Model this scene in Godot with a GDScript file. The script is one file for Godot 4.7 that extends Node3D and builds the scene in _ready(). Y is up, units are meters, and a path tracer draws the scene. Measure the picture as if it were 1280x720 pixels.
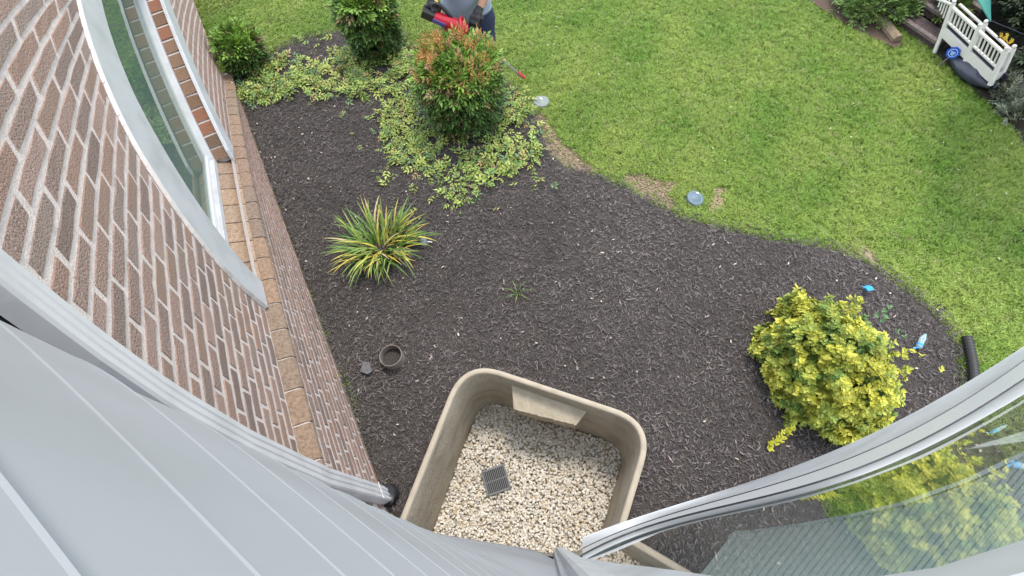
extends Node3D

var rng := RandomNumberGenerator.new()
var used := {}
var M := {}
var patch := FastNoiseLite.new()
var fine := FastNoiseLite.new()
# the brick wall: foot of its inner corner, its run and its outward normal
var A := Vector3(-1.001, 0, -0.4077)
var U := Vector3(-0.3438, 0, -0.939)
var N := Vector3(0.939, 0, -0.3438)
var bed: PackedVector2Array
var well_out: PackedVector2Array
var soil: Array = []
var far_bed: PackedVector2Array
var painted_shade_bed: PackedVector2Array

# ---------------------------------------------------------------- helpers
func numbered(called: String) -> String:
	if not used.has(called):
		used[called] = 0
		return called
	used[called] += 1
	return "%s_%03d" % [called, used[called]]

func thing(called: String, label: String, category: String, at := Vector3.ZERO, turn := 0.0, group := "") -> Node3D:
	var o := Node3D.new()
	o.name = numbered(called)
	add_child(o)
	o.position = at
	o.rotation.y = turn
	o.set_meta("label", label)
	o.set_meta("category", category)
	if group != "":
		o.set_meta("group", group)
	return o

func part(called: String, mesh: Mesh, mat: Material, parent: Node3D = self, at := Transform3D.IDENTITY) -> MeshInstance3D:
	var o := MeshInstance3D.new()
	o.name = called if parent != self else numbered(called)
	o.mesh = mesh
	o.material_override = mat
	o.transform = at
	parent.add_child(o, true)
	return o

func struct(called: String, mesh: Mesh, mat: Material, label := "") -> MeshInstance3D:
	var o := part(called, mesh, mat)
	o.set_meta("kind", "structure")
	if label != "":
		o.set_meta("label", label)
	return o

func tag(o: Node3D, label: String, category: String, group := "") -> void:
	o.set_meta("label", label)
	o.set_meta("category", category)
	if group != "":
		o.set_meta("group", group)

func scatter(called: String, mesh: Mesh, mat: Material, places: Array, tints: Array, parent: Node3D = self) -> MultiMeshInstance3D:
	var mm := MultiMesh.new()
	mm.transform_format = MultiMesh.TRANSFORM_3D
	mm.use_colors = true
	mm.mesh = mesh
	mm.instance_count = places.size()
	for i in places.size():
		mm.set_instance_transform(i, places[i])
		mm.set_instance_color(i, tints[i])
	var o := MultiMeshInstance3D.new()
	o.name = called if parent != self else numbered(called)
	o.multimesh = mm
	o.material_override = mat
	o.set_meta("kind", "stuff")
	parent.add_child(o, true)
	return o

func st0() -> SurfaceTool:
	var st := SurfaceTool.new()
	st.begin(Mesh.PRIMITIVE_TRIANGLES)
	st.set_smooth_group(-1)
	return st

func done(st: SurfaceTool, smooth := false) -> ArrayMesh:
	if smooth:
		st.index()
	st.generate_normals()
	return st.commit()

func quad(st: SurfaceTool, a: Vector3, b: Vector3, c: Vector3, d: Vector3) -> void:
	for p in [a, b, c, a, c, d]:
		st.add_vertex(p)

func tri(st: SurfaceTool, a: Vector3, b: Vector3, c: Vector3) -> void:
	st.add_vertex(a); st.add_vertex(b); st.add_vertex(c)

# a bar between two points, rectangular, with chamfered long edges
func bar(st: SurfaceTool, a: Vector3, b: Vector3, w: float, h: float, up := Vector3.UP, ch := 0.12) -> void:
	var d := (b - a).normalized()
	var s := d.cross(up)
	if s.length() < 0.01:
		s = d.cross(Vector3.RIGHT)
	s = s.normalized()
	var t := s.cross(d).normalized()
	var c := minf(w, h) * ch
	var ring := [Vector2(w / 2 - c, -h / 2), Vector2(w / 2, -h / 2 + c), Vector2(w / 2, h / 2 - c), Vector2(w / 2 - c, h / 2), Vector2(-w / 2 + c, h / 2), Vector2(-w / 2, h / 2 - c), Vector2(-w / 2, -h / 2 + c), Vector2(-w / 2 + c, -h / 2)]
	var ra := []
	var rb := []
	for q in ring:
		ra.append(a + s * q.x + t * q.y)
		rb.append(b + s * q.x + t * q.y)
	for i in 8:
		var j := (i + 1) % 8
		quad(st, ra[i], ra[j], rb[j], rb[i])
	for i in range(1, 7):
		tri(st, ra[0], ra[i + 1], ra[i])
		tri(st, rb[0], rb[i], rb[i + 1])

func bar_mesh(a: Vector3, b: Vector3, w: float, h: float, up := Vector3.UP, ch := 0.12) -> ArrayMesh:
	var st := st0()
	bar(st, a, b, w, h, up, ch)
	return done(st)

# a round tube along points with a radius each
func tube(st: SurfaceTool, pts: Array, radii: Array, sides := 10, caps := true) -> void:
	var rings := []
	var side := Vector3.ZERO
	for i in pts.size():
		var d: Vector3 = (pts[mini(i + 1, pts.size() - 1)] - pts[maxi(i - 1, 0)]).normalized()
		if side == Vector3.ZERO:
			side = d.cross(Vector3.UP)
			if side.length() < 0.05:
				side = d.cross(Vector3.RIGHT)
		side = (side - d * side.dot(d)).normalized()
		var t := d.cross(side)
		var ring := []
		for k in sides:
			var a := TAU * k / sides
			ring.append(pts[i] + (side * cos(a) + t * sin(a)) * radii[i])
		rings.append(ring)
	for i in rings.size() - 1:
		for k in sides:
			var j := (k + 1) % sides
			quad(st, rings[i][k], rings[i][j], rings[i + 1][j], rings[i + 1][k])
	if caps:
		for k in range(1, sides - 1):
			tri(st, rings[0][0], rings[0][k + 1], rings[0][k])
			var e: Array = rings[-1]
			tri(st, e[0], e[k], e[k + 1])

func tube_mesh(pts: Array, radii: Array, sides := 10, smooth := true) -> ArrayMesh:
	var st := st0()
	if smooth:
		st.set_smooth_group(0)
	tube(st, pts, radii, sides)
	return done(st, smooth)

# lathe: profile of (radius, height) round y
func lathe(profile: Array, sides := 24) -> ArrayMesh:
	var st := st0()
	st.set_smooth_group(0)
	for i in profile.size() - 1:
		for k in sides:
			var a0 := TAU * k / sides
			var a1 := TAU * (k + 1) / sides
			var p: Vector2 = profile[i]
			var q: Vector2 = profile[i + 1]
			quad(st, Vector3(cos(a0) * p.x, p.y, sin(a0) * p.x), Vector3(cos(a1) * p.x, p.y, sin(a1) * p.x), Vector3(cos(a1) * q.x, q.y, sin(a1) * q.x), Vector3(cos(a0) * q.x, q.y, sin(a0) * q.x))
	return done(st)

# a skin stretched over rows of points
func loft(rows: Array, closed := false, smooth := false) -> ArrayMesh:
	var st := st0()
	if smooth:
		st.set_smooth_group(0)
	loft_into(st, rows, closed)
	return done(st)

func loft_into(st: SurfaceTool, rows: Array, closed := false) -> void:
	var n := rows.size() if closed else rows.size() - 1
	for i in n:
		var r: Array = rows[i]
		var s: Array = rows[(i + 1) % rows.size()]
		for k in r.size() - 1:
			quad(st, r[k], r[k + 1], s[k + 1], s[k])

func noise_image(seed_: int, freq: float, size: int, ramp: Array, octaves := 4, kind := FastNoiseLite.TYPE_SIMPLEX_SMOOTH) -> ImageTexture:
	var f := FastNoiseLite.new()
	f.seed = seed_
	f.frequency = freq
	f.noise_type = kind
	f.fractal_octaves = octaves
	var src := f.get_seamless_image(size, size)
	var img := Image.create(size, size, true, Image.FORMAT_RGB8)
	for y in size:
		for x in size:
			var v := src.get_pixel(x, y).r * (ramp.size() - 1)
			var i := mini(int(v), ramp.size() - 2)
			img.set_pixel(x, y, (ramp[i] as Color).lerp(ramp[i + 1], v - i))
	img.generate_mipmaps()
	return ImageTexture.create_from_image(img)

func noise_normal(seed_: int, freq: float, size: int, strength: float) -> ImageTexture:
	var f := FastNoiseLite.new()
	f.seed = seed_
	f.frequency = freq
	f.fractal_octaves = 4
	var img := f.get_seamless_image(size, size)
	img.convert(Image.FORMAT_RGBA8)
	img.bump_map_to_normal_map(strength)
	img.generate_mipmaps()
	return ImageTexture.create_from_image(img)

func lin(r: float, g: float, b: float) -> Color:
	return Color(r, g, b).linear_to_srgb()

func mat(c: Color, rough := 0.8, tex: Texture2D = null, scale := 1.0, norm: Texture2D = null, norm_scale := 1.0, metal := 0.0) -> StandardMaterial3D:
	var m := StandardMaterial3D.new()
	m.albedo_color = c
	m.roughness = rough
	m.metallic = metal
	if tex:
		m.albedo_texture = tex
	if norm:
		m.normal_enabled = true
		m.normal_texture = norm
		m.normal_scale = norm_scale
	if tex or norm:
		m.uv1_triplanar = true
		m.uv1_world_triplanar = true
		m.uv1_scale = Vector3.ONE * scale
	return m

func tinted(rough := 0.6, back := 0.0) -> StandardMaterial3D:
	var m := StandardMaterial3D.new()
	m.vertex_color_use_as_albedo = true
	m.roughness = rough
	if back > 0.0:
		m.backlight_enabled = true
		m.backlight = Color(back, back, back * 0.6)
	return m

func in_poly(p: Vector2, poly: PackedVector2Array) -> bool:
	return Geometry2D.is_point_in_polygon(p, poly)

func edge_distance(p: Vector2, poly: PackedVector2Array) -> float:
	var best := 1e9
	for i in poly.size():
		var q := Geometry2D.get_closest_point_to_segment(p, poly[i], poly[(i + 1) % poly.size()])
		best = minf(best, p.distance_to(q))
	return best

func mulch_height(p: Vector2) -> float:
	return 0.012 + 0.02 * patch.get_noise_2d(p.x * 60.0, p.y * 60.0) + 0.008 * fine.get_noise_2d(p.x * 300, p.y * 300)

# ---------------------------------------------------------------- brick wall shape
func drop(u: float, v: float) -> float:
	var d := 0.1 * u + 0.022 * u * absf(u)
	return d * (1.0 + 0.7 * maxf(0.0, v - 1.95)) if v >= 0.92 else d * v / 0.92

func wall(s: float, v: float, off: float) -> Vector3:
	var x := maxf(0.0, v - 1.05)
	var u := s + maxf(0.0, 0.84 * (s - 1.04)) * x + minf(0.65, 0.13 + 0.28 * maxf(s, 0.0)) * x * x + 0.12 * clampf(s, 0.0, 1.0) * x * x * x * x
	var h := v - drop(u, v)
	if v > 0.9:
		h = maxf(h, 0.1 + 0.25 * (v - 0.92))
	return A + U * u + N * off + Vector3(0, h, 0)

# one brick laid in the wall between s0..s1 along it and v0..v1 up it; its face is a little uneven and its rim worn
func brick_into(st: SurfaceTool, s0: float, s1: float, v0: float, v1: float, off: float, depth: float, rough := 0.003) -> void:
	var fs := [0.0, 0.0035 / (s1 - s0), 0.36, 0.68, 1.0 - 0.0035 / (s1 - s0), 1.0]
	if s1 - s0 < 0.12:
		fs = [0.0, 0.0035 / (s1 - s0), 1.0 - 0.0035 / (s1 - s0), 1.0]
	var gs := [0.0, 0.07, 0.93, 1.0]
	var nx := fs.size() - 1
	var rows := []
	var tilt := rng.randf_range(-0.0012, 0.0012)
	for j in 4:
		var row := []
		for i in nx + 1:
			var rim := i == 0 or i == nx or j == 0 or j == 3
			var ds := rng.randf_range(-1, 1) * rough
			var dv := rng.randf_range(-1, 1) * rough
			row.append(wall(lerpf(s0, s1, fs[i]) + ds, lerpf(v0, v1, gs[j]) + dv, off + tilt + rng.randf_range(-1, 1) * rough * 0.4 - (0.0065 if rim else -0.0035)))
		rows.append(row)
	loft_into(st, rows)
	var rim_pts: Array = rows[0].duplicate()
	rim_pts.append(rows[1][nx])
	rim_pts.append(rows[2][nx])
	var top: Array = rows[3].duplicate()
	top.reverse()
	rim_pts.append_array(top)
	rim_pts.append(rows[2][0])
	rim_pts.append(rows[1][0])
	var back := []
	for p in rim_pts:
		back.append(p - N * depth)
	for i in rim_pts.size():
		var k: int = (i + 1) % rim_pts.size()
		quad(st, rim_pts[i], back[i], back[k], rim_pts[k])

func sheet(st: SurfaceTool, s0: float, s1: float, v0: float, v1: float, off: float, ns: int, nv: int) -> void:
	var rows := []
	for j in nv + 1:
		var row := []
		for i in ns + 1:
			row.append(wall(lerpf(s0, s1, float(i) / ns), lerpf(v0, v1, float(j) / nv), off))
		rows.append(row)
	loft_into(st, rows)

func corner_u(v: float) -> float:
	var hs := [-1.0, 0.98, 1.58, 1.94, 2.18, 2.37, 2.7, 3.1, 3.6]
	var us := [-0.1, -0.1, -0.05, 0.01, 0.08, 0.15, 0.29, 0.45, 0.6]
	for i in hs.size() - 1:
		if v <= hs[i + 1]:
			return lerpf(us[i], us[i + 1], (v - hs[i]) / (hs[i + 1] - hs[i]))
	return 0.6

func build_brick_wall() -> void:
	var w := thing("brick_wall", "tan brick house wall with light mortar and a white trimmed window beside the mulch", "wall")
	var st := st0()
	var f := -0.0005
	sheet(st, -0.15, 4.42, -0.05, 0.86, f, 40, 6)
	sheet(st, -0.15, 1.06, 0.86, 3.1, f - 0.05, 14, 30)
	sheet(st, 2.68, 4.42, 0.86, 3.1, f - 0.05, 14, 30)
	sheet(st, 1.05, 2.70, 0.86, 1.02, f - 0.05, 10, 3)
	# end of the wall, going back from its far corner
	for v in [0.0, 0.2, 0.4, 0.6, 0.8]:
		quad(st, wall(4.42, v, f), wall(4.42, v + 0.2, f), wall(4.42, v + 0.2, -0.9), wall(4.42, v, -0.9))
	for k in 20:
		var v := 0.95 + 0.1 * k
		quad(st, wall(4.42, v, f - 0.05), wall(4.42, v + 0.1, f - 0.05), wall(4.42, v + 0.1, -0.9), wall(4.42, v, -0.9))
	# far reveal behind its bricks
	sheet_reveal(st, 2.612, 1.0, 3.1)
	part("mortar", done(st), M.mortar, w)
	var places := []        # s0, s1, v0, v1, off, depth, tone
	var pitch := 0.0675
	var j := 0.0165
	for c in 13:
		var s := -0.2 + (0.11 if c % 2 else 0.0) - 0.02 * (c % 3)
		while s < 4.4:
			places.append([maxf(s, -0.13), minf(s + 0.205 - j, 4.42), 0.005 + c * pitch, 0.005 + c * pitch + pitch - j, 0.0, 0.03, -1])
			s += 0.205
	for c in 25:
		var v := 0.975 + c * pitch
		var s := -0.2 + (0.1 if c % 2 else 0.0) + 0.012 * ((c * 7) % 3)
		while s < 4.4:
			var a := maxf(s, -0.13)
			var b := minf(s + 0.205 - j, 4.42)
			if b <= 1.06 or a >= 2.68:
				places.append([a, b, v, v + pitch - j, -0.05, 0.03, -1])
			elif a < 1.06 and v < 2.95:
				if 1.055 - a > 0.02:
					places.append([a, 1.055, v, v + pitch - j, -0.05, 0.03, -1])
			elif b > 2.68 and b - 2.685 > 0.02:
				places.append([2.685, b, v, v + pitch - j, -0.05, 0.03, -1])
			s += 0.205
	# the ones that show largest come first
	var eye := Vector3(0, 3.2, 0)
	places.sort_custom(func(p, q): return size_seen(p, eye) > size_seen(q, eye))
	var rest := st0()
	for i in places.size():
		var p: Array = places[i]
		if p[1] - p[0] < 0.012:
			continue
		if i < 296:
			var bs := st0()
			brick_into(bs, p[0], p[1], p[2], p[3], p[4], p[5])
			part("brick", done(bs), M.bricks[rng.randi() % M.bricks.size()], w)
		else:
			brick_into(rest, p[0], p[1], p[2], p[3], p[4], p[5])
	var r := part("small_bricks", done(rest), M.bricks[2], w)
	r.set_meta("kind", "stuff")
	# rounded ledge course on top of the lower wall
	var s := -0.13
	var k := 0
	while s < 4.4:
		var e := minf(s + 0.2, 4.44)
		var ls := st0()
		var prof := [[-0.06, 0.888], [0.018, 0.888], [0.028, 0.9], [0.026, 0.918], [0.014, 0.934], [-0.01, 0.946], [-0.06, 0.962]]
		var rows := []
		for q in prof:
			var row := []
			for i in 4:
				row.append(wall(lerpf(s, e - 0.011, i / 3.0), q[1] + rng.randf_range(-1, 1) * 0.002, q[0] + rng.randf_range(-1, 1) * 0.0015))
			rows.append(row)
		loft_into(ls, rows)
		for side in [0, 3]:
			for q in range(1, 6):
				tri(ls, rows[0][side], rows[q][side], rows[q + 1][side])
		part("ledge_brick", done(ls), M.ledge[(k * 5 + k / 3) % M.ledge.size()], w)
		s = e
		k += 1
	var lm := st0()
	var lrows := []
	for q in [[-0.06, 0.86], [0.012, 0.862], [0.02, 0.89], [0.018, 0.915], [0.008, 0.928], [-0.014, 0.938], [-0.06, 0.955]]:
		var row := []
		for i in 41:
			row.append(wall(lerpf(-0.13, 4.43, i / 40.0), q[1], q[0]))
		lrows.append(row)
	loft_into(lm, lrows)
	part("ledge_mortar", done(lm), M.mortar, w)
	# sloped sill bricks under the window
	s = 1.24
	while s < 2.62:
		var e := s + 0.2
		var ss := st0()
		var a := [wall(s, 0.965, -0.035), wall(e - 0.01, 0.965, -0.035), wall(e - 0.01, 1.03, -0.16), wall(s, 1.03, -0.16)]
		quad(ss, a[0], a[1], a[2], a[3])
		var d := Vector3(0, -0.05, 0)
		quad(ss, a[0], a[0] + d, a[1] + d, a[1])
		quad(ss, a[0], a[3], a[3] + d, a[0] + d)
		quad(ss, a[1], a[2], a[2] + d, a[1] + d)
		part("sill_brick", done(ss), M.sills[rng.randi() % M.sills.size()], w)
		s = e
	var sm := st0()
	sheet_slope(sm)
	part("sill_mortar", done(sm), M.mortar, w)
	# bricks of the far reveal, one above the other
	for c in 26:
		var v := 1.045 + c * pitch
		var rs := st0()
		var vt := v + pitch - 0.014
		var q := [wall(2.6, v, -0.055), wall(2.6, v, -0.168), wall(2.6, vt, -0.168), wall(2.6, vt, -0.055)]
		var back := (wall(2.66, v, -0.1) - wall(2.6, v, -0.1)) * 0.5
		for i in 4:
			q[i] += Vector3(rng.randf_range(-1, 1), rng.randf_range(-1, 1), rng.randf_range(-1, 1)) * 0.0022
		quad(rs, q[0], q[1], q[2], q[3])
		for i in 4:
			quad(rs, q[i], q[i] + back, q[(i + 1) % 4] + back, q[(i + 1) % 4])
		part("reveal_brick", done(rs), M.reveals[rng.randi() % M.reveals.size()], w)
	# the window: casing boards on the wall face, frame and pane deep in the opening
	var win := Node3D.new()
	win.name = "window"
	w.add_child(win)
	part("casing", board(1.035, 1.245, 0.965, 3.1, -0.05, 0.02), M.trim, win)
	part("casing", board(2.585, 2.84, 1.02, 3.1, -0.05, 0.02), M.trim, win)
	var cs := st0()
	for q in 60:
		var v := 0.97 + q * 0.036
		var pw := rng.randf_range(0.004, 0.012)
		quad(cs, wall(1.036 - pw, v, -0.047), wall(1.036 - rng.randf_range(0.002, 0.012), v + 0.036, -0.047), wall(1.036, v + 0.036, -0.031), wall(1.036, v, -0.031))
	part("caulk", done(cs), M.caulk, win)
	part("frame", board(2.545, 2.6, 1.03, 3.1, -0.2, 0.05), M.trim, win)
	part("frame", board(1.12, 1.17, 1.03, 3.1, -0.2, 0.05), M.trim, win)
	part("sill", rail(1.12, 2.55, 1.03, 1.075, -0.2, 0.05), M.trim, win)
	part("sill", rail(1.12, 2.55, 1.075, 1.105, -0.2, 0.02), M.trim2, win)
	var ps := st0()
	ps.set_smooth_group(0)
	sheet(ps, 1.15, 2.56, 1.085, 3.1, -0.192, 24, 30)
	part("pane", done(ps, true), M.glass, win)
	var bx := st0()
	sheet(bx, 0.95, 3.2, 0.95, 3.15, -0.75, 10, 10)
	for i in 10:
		var v := lerpf(0.95, 3.15, i / 10.0)
		var v2 := lerpf(0.95, 3.15, (i + 1) / 10.0)
		quad(bx, wall(0.95, v, -0.06), wall(0.95, v2, -0.06), wall(0.95, v2, -0.75), wall(0.95, v, -0.75))
		quad(bx, wall(3.2, v, -0.06), wall(3.2, v2, -0.06), wall(3.2, v2, -0.75), wall(3.2, v, -0.75))
		var s0 := lerpf(0.95, 3.2, i / 10.0)
		var s1 := lerpf(0.95, 3.2, (i + 1) / 10.0)
		quad(bx, wall(s0, 0.95, -0.06), wall(s1, 0.95, -0.06), wall(s1, 0.95, -0.75), wall(s0, 0.95, -0.75))
		quad(bx, wall(s0, 3.15, -0.03), wall(s1, 3.15, -0.03), wall(s1, 3.15, -0.75), wall(s0, 3.15, -0.75))
	part("dark_box_behind", done(bx), M.room, win)  # unseen near-black box, blocks the sky behind the glass

func sheet_reveal(st: SurfaceTool, s: float, v0: float, v1: float) -> void:
	for i in 30:
		var a := lerpf(v0, v1, i / 30.0)
		var b := lerpf(v0, v1, (i + 1) / 30.0)
		quad(st, wall(s, a, -0.052), wall(s, a, -0.2), wall(s, b, -0.2), wall(s, b, -0.052))

func sheet_slope(st: SurfaceTool) -> void:
	for i in 20:
		var a := lerpf(1.2, 2.64, i / 20.0)
		var b := lerpf(1.2, 2.64, (i + 1) / 20.0)
		quad(st, wall(a, 0.955, -0.037), wall(b, 0.955, -0.037), wall(b, 1.024, -0.165), wall(a, 1.024, -0.165))

func size_seen(p: Array, eye: Vector3) -> float:
	var c := wall((p[0] + p[1]) / 2, (p[2] + p[3]) / 2, p[4])
	if p[2] > 2.65:
		return 0.0
	var d := eye - c
	return (p[1] - p[0]) * (p[3] - p[2]) * maxf(0.01, d.normalized().dot(N)) / d.length_squared()

func board(s0: float, s1: float, v0: float, v1: float, off: float, thick: float) -> ArrayMesh:
	var cols := [[s0, off - 0.004], [s0, off + thick - 0.003], [s0 + 0.004, off + thick], [s1 - 0.004, off + thick], [s1, off + thick - 0.003], [s1, off - 0.004]]
	var rows := []
	for c in cols:
		var row := []
		for i in 37:
			row.append(wall(c[0], lerpf(v0, v1, i / 36.0), c[1]))
		rows.append(row)
	var st := st0()
	loft_into(st, rows, true)
	for k in range(1, cols.size() - 1):
		tri(st, rows[0][0], rows[k][0], rows[k + 1][0])
	return done(st)

func rail(s0: float, s1: float, v0: float, v1: float, off: float, thick: float) -> ArrayMesh:
	var rows := []
	for c in [[v0, off], [v0, off + thick - 0.003], [v0 + 0.003, off + thick], [v1 - 0.003, off + thick], [v1, off + thick - 0.003], [v1, off]]:
		var row := []
		for i in 25:
			row.append(wall(lerpf(s0, s1, i / 24.0), c[0], c[1]))
		rows.append(row)
	return loft(rows, true)

# ---------------------------------------------------------------- siding, downspout, near window
func siding_point(t: float, v: float, off: float) -> Vector3:
	var a := Vector3(0.03, v, 0.07)
	var b := A + U * (corner_u(v) - 0.095 + 0.045 * clampf((v - 2.05) * 2.5, 0.0, 1.0)) + N * -0.03
	b.y = v
	return a.lerp(b, t) + Vector3(0.32, 0, -0.947) * off

# the boards run up a little towards the window, so they lie closer together there
func lap_point(t: float, v: float, off: float) -> Vector3:
	var w := 0.13 + 0.87 * t
	return siding_point(t, 3.2 - (3.2 - v) * w, off * (0.2 + 0.8 * t))

func build_siding() -> void:
	var w := thing("siding_wall", "smooth pale grey lap siding meeting the brick wall behind the white downspout", "wall")
	var st := st0()
	for v in range(-8, 42):
		quad(st, siding_point(0, v * 0.1, -0.035), siding_point(1.03, v * 0.1, -0.035), siding_point(1.03, v * 0.1 + 0.1, -0.035), siding_point(0, v * 0.1 + 0.1, -0.035))
		var c := siding_point(1.03, v * 0.1, -0.035)
		var c2 := siding_point(1.03, v * 0.1 + 0.1, -0.035)
		var k := A + U * (corner_u(v * 0.1) + 0.03)
		var k2 := A + U * (corner_u(v * 0.1 + 0.1) + 0.03)
		k.y = c.y
		k2.y = c2.y
		quad(st, c, k, k2, c2)
	part("shade_backing", done(st), M.gap_shade, w)  # near-black sheet stands in for the shade in the siding joint
	var y := 0.03 - 0.25 * 40
	while y < 4.4:
		var rows := []
		for q in [[-0.012, -0.03], [-0.003, -0.016], [-0.001, -0.004], [0.005, -0.0003], [0.012, -0.002], [0.12, -0.007], [0.235, -0.0125], [0.25, -0.03]]:
			var row := []
			for i in 25:
				var p := lap_point(pow(i / 24.0, 1.4), y + q[0], q[1])
				p.y = maxf(p.y, 0.02)
				row.append(p)
			rows.append(row)
		part("siding_board", loft(rows), M.siding, w)
		y += 0.25
	# wall below the near window
	var lw := []
	for h in [-0.85, 0.2]:
		var row := []
		for i in 25:
			var x := lerpf(0.03, 0.62, i / 24.0)
			row.append(Vector3(x, h, 0.12 - 0.19 * x - 0.22 * pow(maxf(0.0, x - 0.7), 2)))
		lw.append(row)
	part("wall_under_window", loft(lw), M.concrete, w)
	# foundation under the boards, down into the window well
	var fs := st0()
	quad(fs, siding_point(-0.6, 0.02, -0.02), siding_point(1.0, 0.02, -0.02), siding_point(1.0, -0.85, -0.02), siding_point(-0.6, -0.85, -0.02))
	part("foundation", done(fs), M.concrete, w)
	# corner trim between siding and window
	var cp := st0()
	bar(cp, Vector3(0.045, -0.02, 0.062), Vector3(0.045, 4.0, 0.062), 0.05, 0.045, Vector3(0.3, 0, -1))
	part("corner_trim", done(cp), M.trim, w)
	var jm := st0()
	bar(jm, Vector3(0.012, -0.02, 0.066), Vector3(0.012, 4.0, 0.066), 0.016, 0.03, Vector3(0.3, 0, -1))
	part("trim_channel", done(jm), M.siding, w)

func build_downspout() -> void:
	var d := thing("downspout", "white ribbed metal downspout running down the corner between brick and siding", "downspout")
	var prof := []
	var half := 0.046
	for q in [[-half, 0.0], [-half, 0.05], [-half + 0.006, 0.058], [-0.026, 0.058], [-0.022, 0.053], [-0.014, 0.053], [-0.01, 0.058], [0.004, 0.058], [0.008, 0.053], [0.016, 0.053], [0.02, 0.058], [half - 0.006, 0.058], [half, 0.05], [half, 0.034], [half - 0.004, 0.03], [half - 0.004, 0.02], [half, 0.016], [half, 0.0]]:
		prof.append(q)
	for seg in [[0.13, 1.02, 1.0], [0.0, 0.2, 0.9], [0.98, 4.0, 1.0]]:
		var rows := []
		for q in prof:
			var row := []
			for i in 31:
				var v := lerpf(seg[0], seg[1], i / 30.0)
				var sw := 1.0 + (0.05 if seg[0] > 0.9 and i < 2 else 0.0)
				row.append(A + U * (corner_u(v) + 0.052 + q[0] * seg[2] * sw) + N * ((q[1] - 0.029) * seg[2] * sw + 0.032) + Vector3(0, v, 0))
			rows.append(row)
		part("pipe_section", loft(rows, true), M.gutter, d)
	var foot := A + U * -0.045 + N * 0.03
	part("strap", bar_mesh(foot + U * -0.05 + N * 0.032 + Vector3(0, 0.24, 0), foot + U * 0.05 + N * 0.032 + Vector3(0, 0.24, 0), 0.004, 0.02), M.gutter, d)
	var dir := Vector3(0.55, 0, -0.45).normalized()
	var pts := []
	var rad := []
	for i in 24:
		var f := i / 23.0
		pts.append(foot + Vector3(0, 0.07 - f * 0.12, 0) + dir * 0.02 * f)
		rad.append(0.062 + (0.005 if i % 3 == 0 else 0.0))
	part("drain_boot", tube_mesh(pts, rad, 18), M.black, d)

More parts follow.
